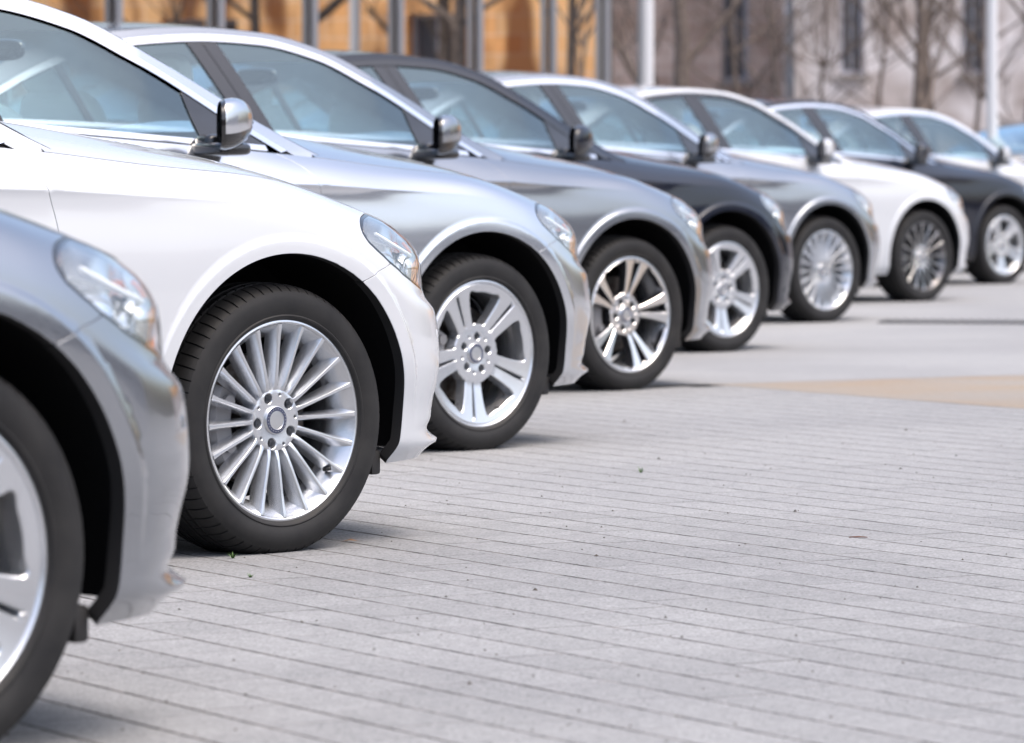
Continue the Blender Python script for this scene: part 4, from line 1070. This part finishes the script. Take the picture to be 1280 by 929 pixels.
g = G(); g.lathe([(0, 0), (.16, 0), (.16, .03), (.085, .04), (.085, 7.2), (0, 7.2)], 24, axis='z'); tag(link('pillar', autosmooth(g.mesh('pillar', (M['white_metal'],)), 40), None, (cp[0], cp[1], 0)), 'round white pillar at the right end of the glass front', 'pillar')
g = G(); g.lathe([(0, 0), (.13, 0), (.13, .04), (.06, .06), (.056, 4), (.045, 8.0), (0, 8.0)], 20, axis='z'); xp, yp = (1240-740)/FPX*46, 46
pole = tag(link('street_lamp', autosmooth(g.mesh('street_lamp', (M['white_metal'],)), 40), None, (xp, yp, 0)), 'thin white lamp post in front of the old building at the right', 'lamp post')
g = G(); g.tube([(0, 0, 7.9), (0, -.2, 8.15), (0, -.8, 8.25)], .035, 8); g.box((0, -1.0, 8.24), (.2, .6, .08)); link('lamp_head', g.mesh('lamp_head', (M['white_metal'],)), pole)

# ------------------------------------------------------------------ old building behind, right
def brickmat(name, c1, c2, mortar, sc_=1.0, big=.5, off=.5, w=.5, h=.25):
    m = mat(name, c1, .9, spec=.2); tc = nd(m, 'ShaderNodeTexCoord'); mp = nd(m, 'ShaderNodeMapping'); mp.inputs['Rotation'].default_value = (R(90), 0, 0)
    b = nd(m, 'ShaderNodeTexBrick'); ln(m, tc.outputs['Object'], mp.inputs[0]); ln(m, mp.outputs[0], b.inputs['Vector'])
    b.inputs['Color1'].default_value = (*c1, 1); b.inputs['Color2'].default_value = (*c2, 1); b.inputs['Mortar'].default_value = (*mortar, 1)
    b.inputs['Scale'].default_value = sc_; b.inputs['Brick Width'].default_value = w; b.inputs['Row Height'].default_value = h; b.inputs['Mortar Size'].default_value = .012
    n = nd(m, 'ShaderNodeTexNoise'); n.inputs['Scale'].default_value = .9; n.inputs['Detail'].default_value = 7; ln(m, tc.outputs['Object'], n.inputs['Vector'])
    r = nd(m, 'ShaderNodeValToRGB'); r.color_ramp.elements[0].position = .38; r.color_ramp.elements[0].color = (.62, .55, .52, 1); r.color_ramp.elements[1].position = .62; r.color_ramp.elements[1].color = (1.15, 1.15, 1.2, 1)
    ln(m, n.outputs['Fac'], r.inputs[0]); mx = nd(m, 'ShaderNodeMix'); mx.data_type = 'RGBA'; mx.blend_type = 'MULTIPLY'; mx.inputs[0].default_value = 1
    ln(m, b.outputs[0], mx.inputs[6]); ln(m, r.outputs[0], mx.inputs[7]); ln(m, mx.outputs[2], prin(m).inputs['Base Color']); return m
M['old_wall'] = brickmat('weathered_stone_wall', (.64, .60, .575), (.55, .515, .49), (.66, .64, .62))
M['brown_wall'] = brickmat('brown_stone_wall', (.50, .39, .33), (.41, .32, .27), (.54, .47, .42))
M['orange_wall'] = brickmat('ochre_wall_sun_patches', (.97, .60, .30), (.92, .48, .20), (.95, .7, .5), h=.3, w=.9)
_o = M['orange_wall']; _r = [n for n in _o.node_tree.nodes if n.type == 'VALTORGB'][0]; _r.color_ramp.elements[0].color = (.30, .22, .20, 1); _r.color_ramp.elements[1].color = (1.12, 1.12, 1.1, 1); _r.color_ramp.elements[0].position = .40; _r.color_ramp.elements[1].position = .52  # ramp paints sunlit and dark patches into the ochre colour
_n = [n for n in _o.node_tree.nodes if n.type == 'TEX_NOISE'][0]; _mp = nd(_o, 'ShaderNodeMapping'); _mp.inputs['Scale'].default_value = (1.3, 1.3, .35); _tc = [n for n in _o.node_tree.nodes if n.type == 'TEX_COORD'][0]; ln(_o, _tc.outputs['Object'], _mp.inputs[0]); ln(_o, _mp.outputs[0], _n.inputs['Vector'])
M['wframe'] = mat('grey_window_frame', (.34, .35, .40), .6); M['wglass'] = mat('dark_window_glass', (.07, .075, .09), .15, 0, spec=.8)
M['pipe'] = mat('grey_zinc', (.22, .24, .28), .5, .4)
def wall_with_windows(parent, name, x0, x1, h, wins, m, depth=.35, y0=0):
    """wall in the local xz plane with real openings; returns nothing"""
    lp = [np.array([(x0, 0), (x1, 0), (x1, h), (x0, h)], float)]
    for (cx, cz, w, hh) in wins: lp.append(np.array([(cx-w/2, cz-hh/2), (cx+w/2, cz-hh/2), (cx+w/2, cz+hh/2), (cx-w/2, cz+hh/2)]))
    uv, F, L = cdt(lp, 50.0); V = [(u, y0, v) for u, v in uv]; FF = []
    for f in F:
        a, b, c = [np.array(V[i]) for i in f]; n = np.cross(b-a, c-a); FF.append(tuple(f) if n[1] < 0 else tuple(f[::-1]))
    o = len(V)
    for lpp, idx in zip(lp, L):
        V += [(u, y0+depth, v) for u, v in lpp]; k = len(idx)
        for i in range(k): j = (i+1) % k; FF.append((idx[i], idx[j], o+j, o+i))
        o += k
    link(name, mk(name, V, FF, None, (m,), smooth=False), parent)
    for (cx, cz, w, hh) in wins:
        g = G(); t = .07
        g.box((cx-w/2+t/2, y0+.2, cz), (t, .06, hh)); g.box((cx+w/2-t/2, y0+.2, cz), (t, .06, hh)); g.box((cx, y0+.2, cz-hh/2+t/2), (w-2*t, .056, t)); g.box((cx, y0+.2, cz+hh/2-t/2), (w-2*t, .056, t)); g.box((cx, y0+.198, cz), (.03, .05, hh-2*t))
        fr_ = link('window', g.mesh('window', (M['wframe'],), False), parent)
        g = G(); g.box((cx, y0+.225, cz), (w-.02, .012, hh-.02)); link('pane', g.mesh('pane', (M['wglass'],), False), fr_)
        g = G(); g.box((cx, y0-.03, cz-hh/2-.05), (w+.14, .16, .09)); link('sill', g.mesh('sill', (M['sill_stone'],), False), fr_)
# pale part
ob = tag(empty('old_stone_building', (3.4, 78, 0), R(-3)), 'pale weathered stone building with tall windows behind the right part of the row', 'building')
wz = []
for fl in (4.0, 8.0):
    for cx in (1.2, 3.35, 6.0, 8.5, 11, 13.5, 16): wz.append((cx, fl-.02, .42, 2.7))
wall_with_windows(ob, 'wall', 0, 18, 11.5, wz, M['old_wall'])
g = G(); g.box((9, 5, 5.7), (17.98, 9.2, 11.4)); link('rear_block', g.mesh('rear_block', (M['brown_wall'],), False), ob)
g = G(); g.add([(-.3, -.4, 11.5), (18.3, -.4, 11.5), (18.3, 10, 11.5), (-.3, 10, 11.5), (-.3, 4.8, 14.6), (18.3, 4.8, 14.6)], [(0, 1, 5, 4), (2, 3, 4, 5), (0, 4, 3), (1, 2, 5), (0, 3, 2, 1)]); M['roof'] = mat('roof_tiles', (.20, .09, .06), .8); link('roof', g.mesh('roof', (M['roof'],), False), ob)
for cx in (.12, 4.75): g = G(); g.tube([(cx, -.1, 0), (cx, -.1, 11.4)], .07, 10); link('downpipe', g.mesh('downpipe', (M['pipe'],)), ob)
bb_ = tag(empty('brown_stone_building', (-1.5, 82, 0), R(4)), 'darker brown stone building between the white pillar and the pale stone one', 'building')
wall_with_windows(bb_, 'wall', -8, 5.3, 10.5, [(cx, fl, .5, 2.2) for fl in (3.7, 7.5) for cx in (-5.5, -2.7, 1.0, 4.2)], M['brown_wall'])
g = G(); g.box((-1.35, 4.5, 5.2), (13.2, 8.2, 10.3)); link('rear_block', g.mesh('rear_block', (M['brown_wall'],), False), bb_)
g = G(); g.add([(-8.2, -.3, 10.5), (5.4, -.3, 10.5), (5.4, 9, 10.5), (-8.2, 9, 10.5), (-8.2, 4.3, 13.2), (5.4, 4.3, 13.2)], [(0, 1, 5, 4), (2, 3, 4, 5), (0, 4, 3), (1, 2, 5), (0, 3, 2, 1)]); link('roof', g.mesh('roof', (M['roof'],), False), bb_)

# ochre building with painted sunlit patches that the mirror glass looks at (to the right, outside the frame)
oc = tag(empty('ochre_building', (20, 59, 0), R(-15)), 'long ochre house opposite the glass front, seen only mirrored in its panes', 'building')
wall_with_windows(oc, 'wall', -9, 8, 5.0, [(cx, fl, .9, 1.5) for fl in (2.6,) for cx in (-6.9, -2.2, 2.4, 6.6)], M['orange_wall'])
g = G(); g.box((-.5, 5, 2.45), (16.8, 9.2, 4.9)); link('rear_block', g.mesh('rear_block', (M['brown_wall'],), False), oc)

gw_ = tag(empty('added_screen_wall', (19.7, 57.9, 0), R(-15)), 'low grey wall added out of view to screen the lower half of the ochre building', 'wall')  # unseen wall added to cut the orange reflection on the cars
g = G(); g.box((-.5, 0, .95), (17, .25, 1.9)); link('wall', g.mesh('wall', (M['old_wall'],), False), gw_); g = G(); g.box((-.5, 0, 1.95), (17.1, .36, .1)); link('coping', g.mesh('coping', (M['sill_stone'],), False), gw_)

# ------------------------------------------------------------------ bare trees
M['bark'] = mat('bark', (.085, .062, .05), .9); r_, n_, s_ = noise_mix(M['bark'], (.07, .055, .048), (.19, .15, .125), 12); bump(M['bark'], n_.outputs['Fac'], .6, .02)
def bare_tree(x, y, h, seed, label, lean=0, r0=.16, low=2.0):
    rs = random.Random(seed); t = empty('bare_tree', (x, y, 0)); tag(t, label, 'tree', 'bare trees around the forecourt')
    g = G(); pts = []; p = Vector((0, 0, 0)); 
    for i in range(8): pts.append(p.copy()); p = p+Vector((rs.uniform(-.12, .12)+lean, rs.uniform(-.12, .12), h/8))
    g.tube(pts, [r0*(1.25 if i == 0 else 1-i*.11) for i in range(8)], 9); link('trunk', g.mesh('trunk', (M['bark'],)), t)
    g = G()
    def br(p, d, L, r, dep):
        q = [p]; dd = d.copy()
        for i in range(4): dd = (dd+Vector((rs.uniform(-.25, .25), rs.uniform(-.25, .25), rs.uniform(-.05, .2)))).normalized(); q.append(q[-1]+dd*L/4)
        g.tube(q, [r, r*.85, r*.7, r*.55, r*.35], 5 if dep < 2 else 3, cap=False)
        if dep < 3:
            for k in range(3 if dep < 2 else 4):
                i = rs.choice((1, 2, 3, 4)); nd_ = (dd+Vector((rs.uniform(-.9, .9), rs.uniform(-.9, .9), rs.uniform(-.3, .6)))).normalized(); br(q[i], nd_, L*rs.uniform(.5, .75), r*.55, dep+1)
    for k in range(9):
        z = rs.uniform(low, h*.95); i = min(7, int(z/h*8)); a = rs.uniform(0, 6.28); br(pts[i].lerp(pts[min(7, i+1)], .5), Vector((math.cos(a), math.sin(a), rs.uniform(.3, .9))).normalized(), h*rs.uniform(.22, .36), r0*.4, 0)
    link('crown', g.mesh('crown', (M['bark'],)), t)
def at(px_, Y): return ((px_-740)/FPX*Y, Y)
for px_, Y, h, sd_, lb, r0 in ((858, 68, 8, 3, 'thick dark bare tree just right of the white pillar', .17), (1141, 66, 8.5, 5, 'dark bare tree in the middle of the pale stone wall', .11), (1176, 70, 7.5, 8, 'slim grey bare tree left of the thin lamp post', .09), (925, 72, 6.5, 12, 'bushy bare tree before the brown stone building', .07), (1268, 64, 6.5, 15, 'bare tree right of the thin lamp post, at the right edge', .08), (985, 69, 6.8, 31, 'slender bare tree beside the grey downpipe between the two stone buildings', .05), (1090, 71, 6, 33, 'slender bare tree just left of the dark one before the pale stone wall', .05), (1215, 69, 6.4, 37, 'slender bare tree between the slim grey tree and the thin lamp post', .05), (1035, 73, 6, 21, 'thin bare tree before the left end of the pale stone building', .05)):
    x, y = at(px_, Y); bare_tree(x, y, h, sd_, lb, 0, r0, 1.0)
MT = ('nearest', 'second', 'third', 'fourth', 'fifth', 'sixth', 'farthest')
for k, (x, y) in enumerate(((10.5, 49.5), (10.2, 53.0), (13.5, 53.2), (12.2, 56.8), (15.2, 57.6), (14.0, 61.0), (17.2, 62.0))):
    bare_tree(x, y, 9, 40+k, MT[k]+' of seven bare trees mirrored in the panes of the glass front', 0, .09+.03*(k % 3), 1.6)

# ------------------------------------------------------------------ houses across the street (behind the camera; they show only as reflections)
M['pale_plaster'] = brickmat('pale_plaster', (.66, .65, .63), (.62, .61, .59), (.6, .6, .58)); M['far_plaster'] = brickmat('grey_plaster', (.36, .34, .32), (.33, .31, .29), (.36, .34, .32)); M['far_brick'] = brickmat('dull_brick', (.30, .17, .12), (.25, .14, .10), (.33, .3, .27))
for (x, y, rz, w, h, m, lb) in ((58, 14, 96, 50, 8, 'pale_plaster', 'pale plastered office block right of the forecourt, seen only in reflections'),
                                (38, -34, 48, 46, 13, 'far_brick', 'dull brick block behind the camera on the right, seen only in reflections'),
                                (-12, -52, 4, 50, 10, 'far_plaster', 'long grey plastered block straight behind the camera, seen only in reflections')):
    b = tag(empty('street_block', (x, y, 0), R(rz+180)), lb, 'building')
    b.rotation_euler[2] = math.atan2(-(0-x), (0-y)) + math.pi
    wall_with_windows(b, 'wall', -w/2, w/2, h, [(cx, fl, 1.5, 1.6) for fl in (2.4, 5.6, 8.6) if fl < h-1.5 for cx in np.arange(-w/2+2, w/2-1.5, 3.4)], M[m])
    g = G(); g.box((0, 5, h/2-.05), (w-.1, 9.2, h-.15)); link('rear_block', g.mesh('rear_block', (M[m],), False), b)
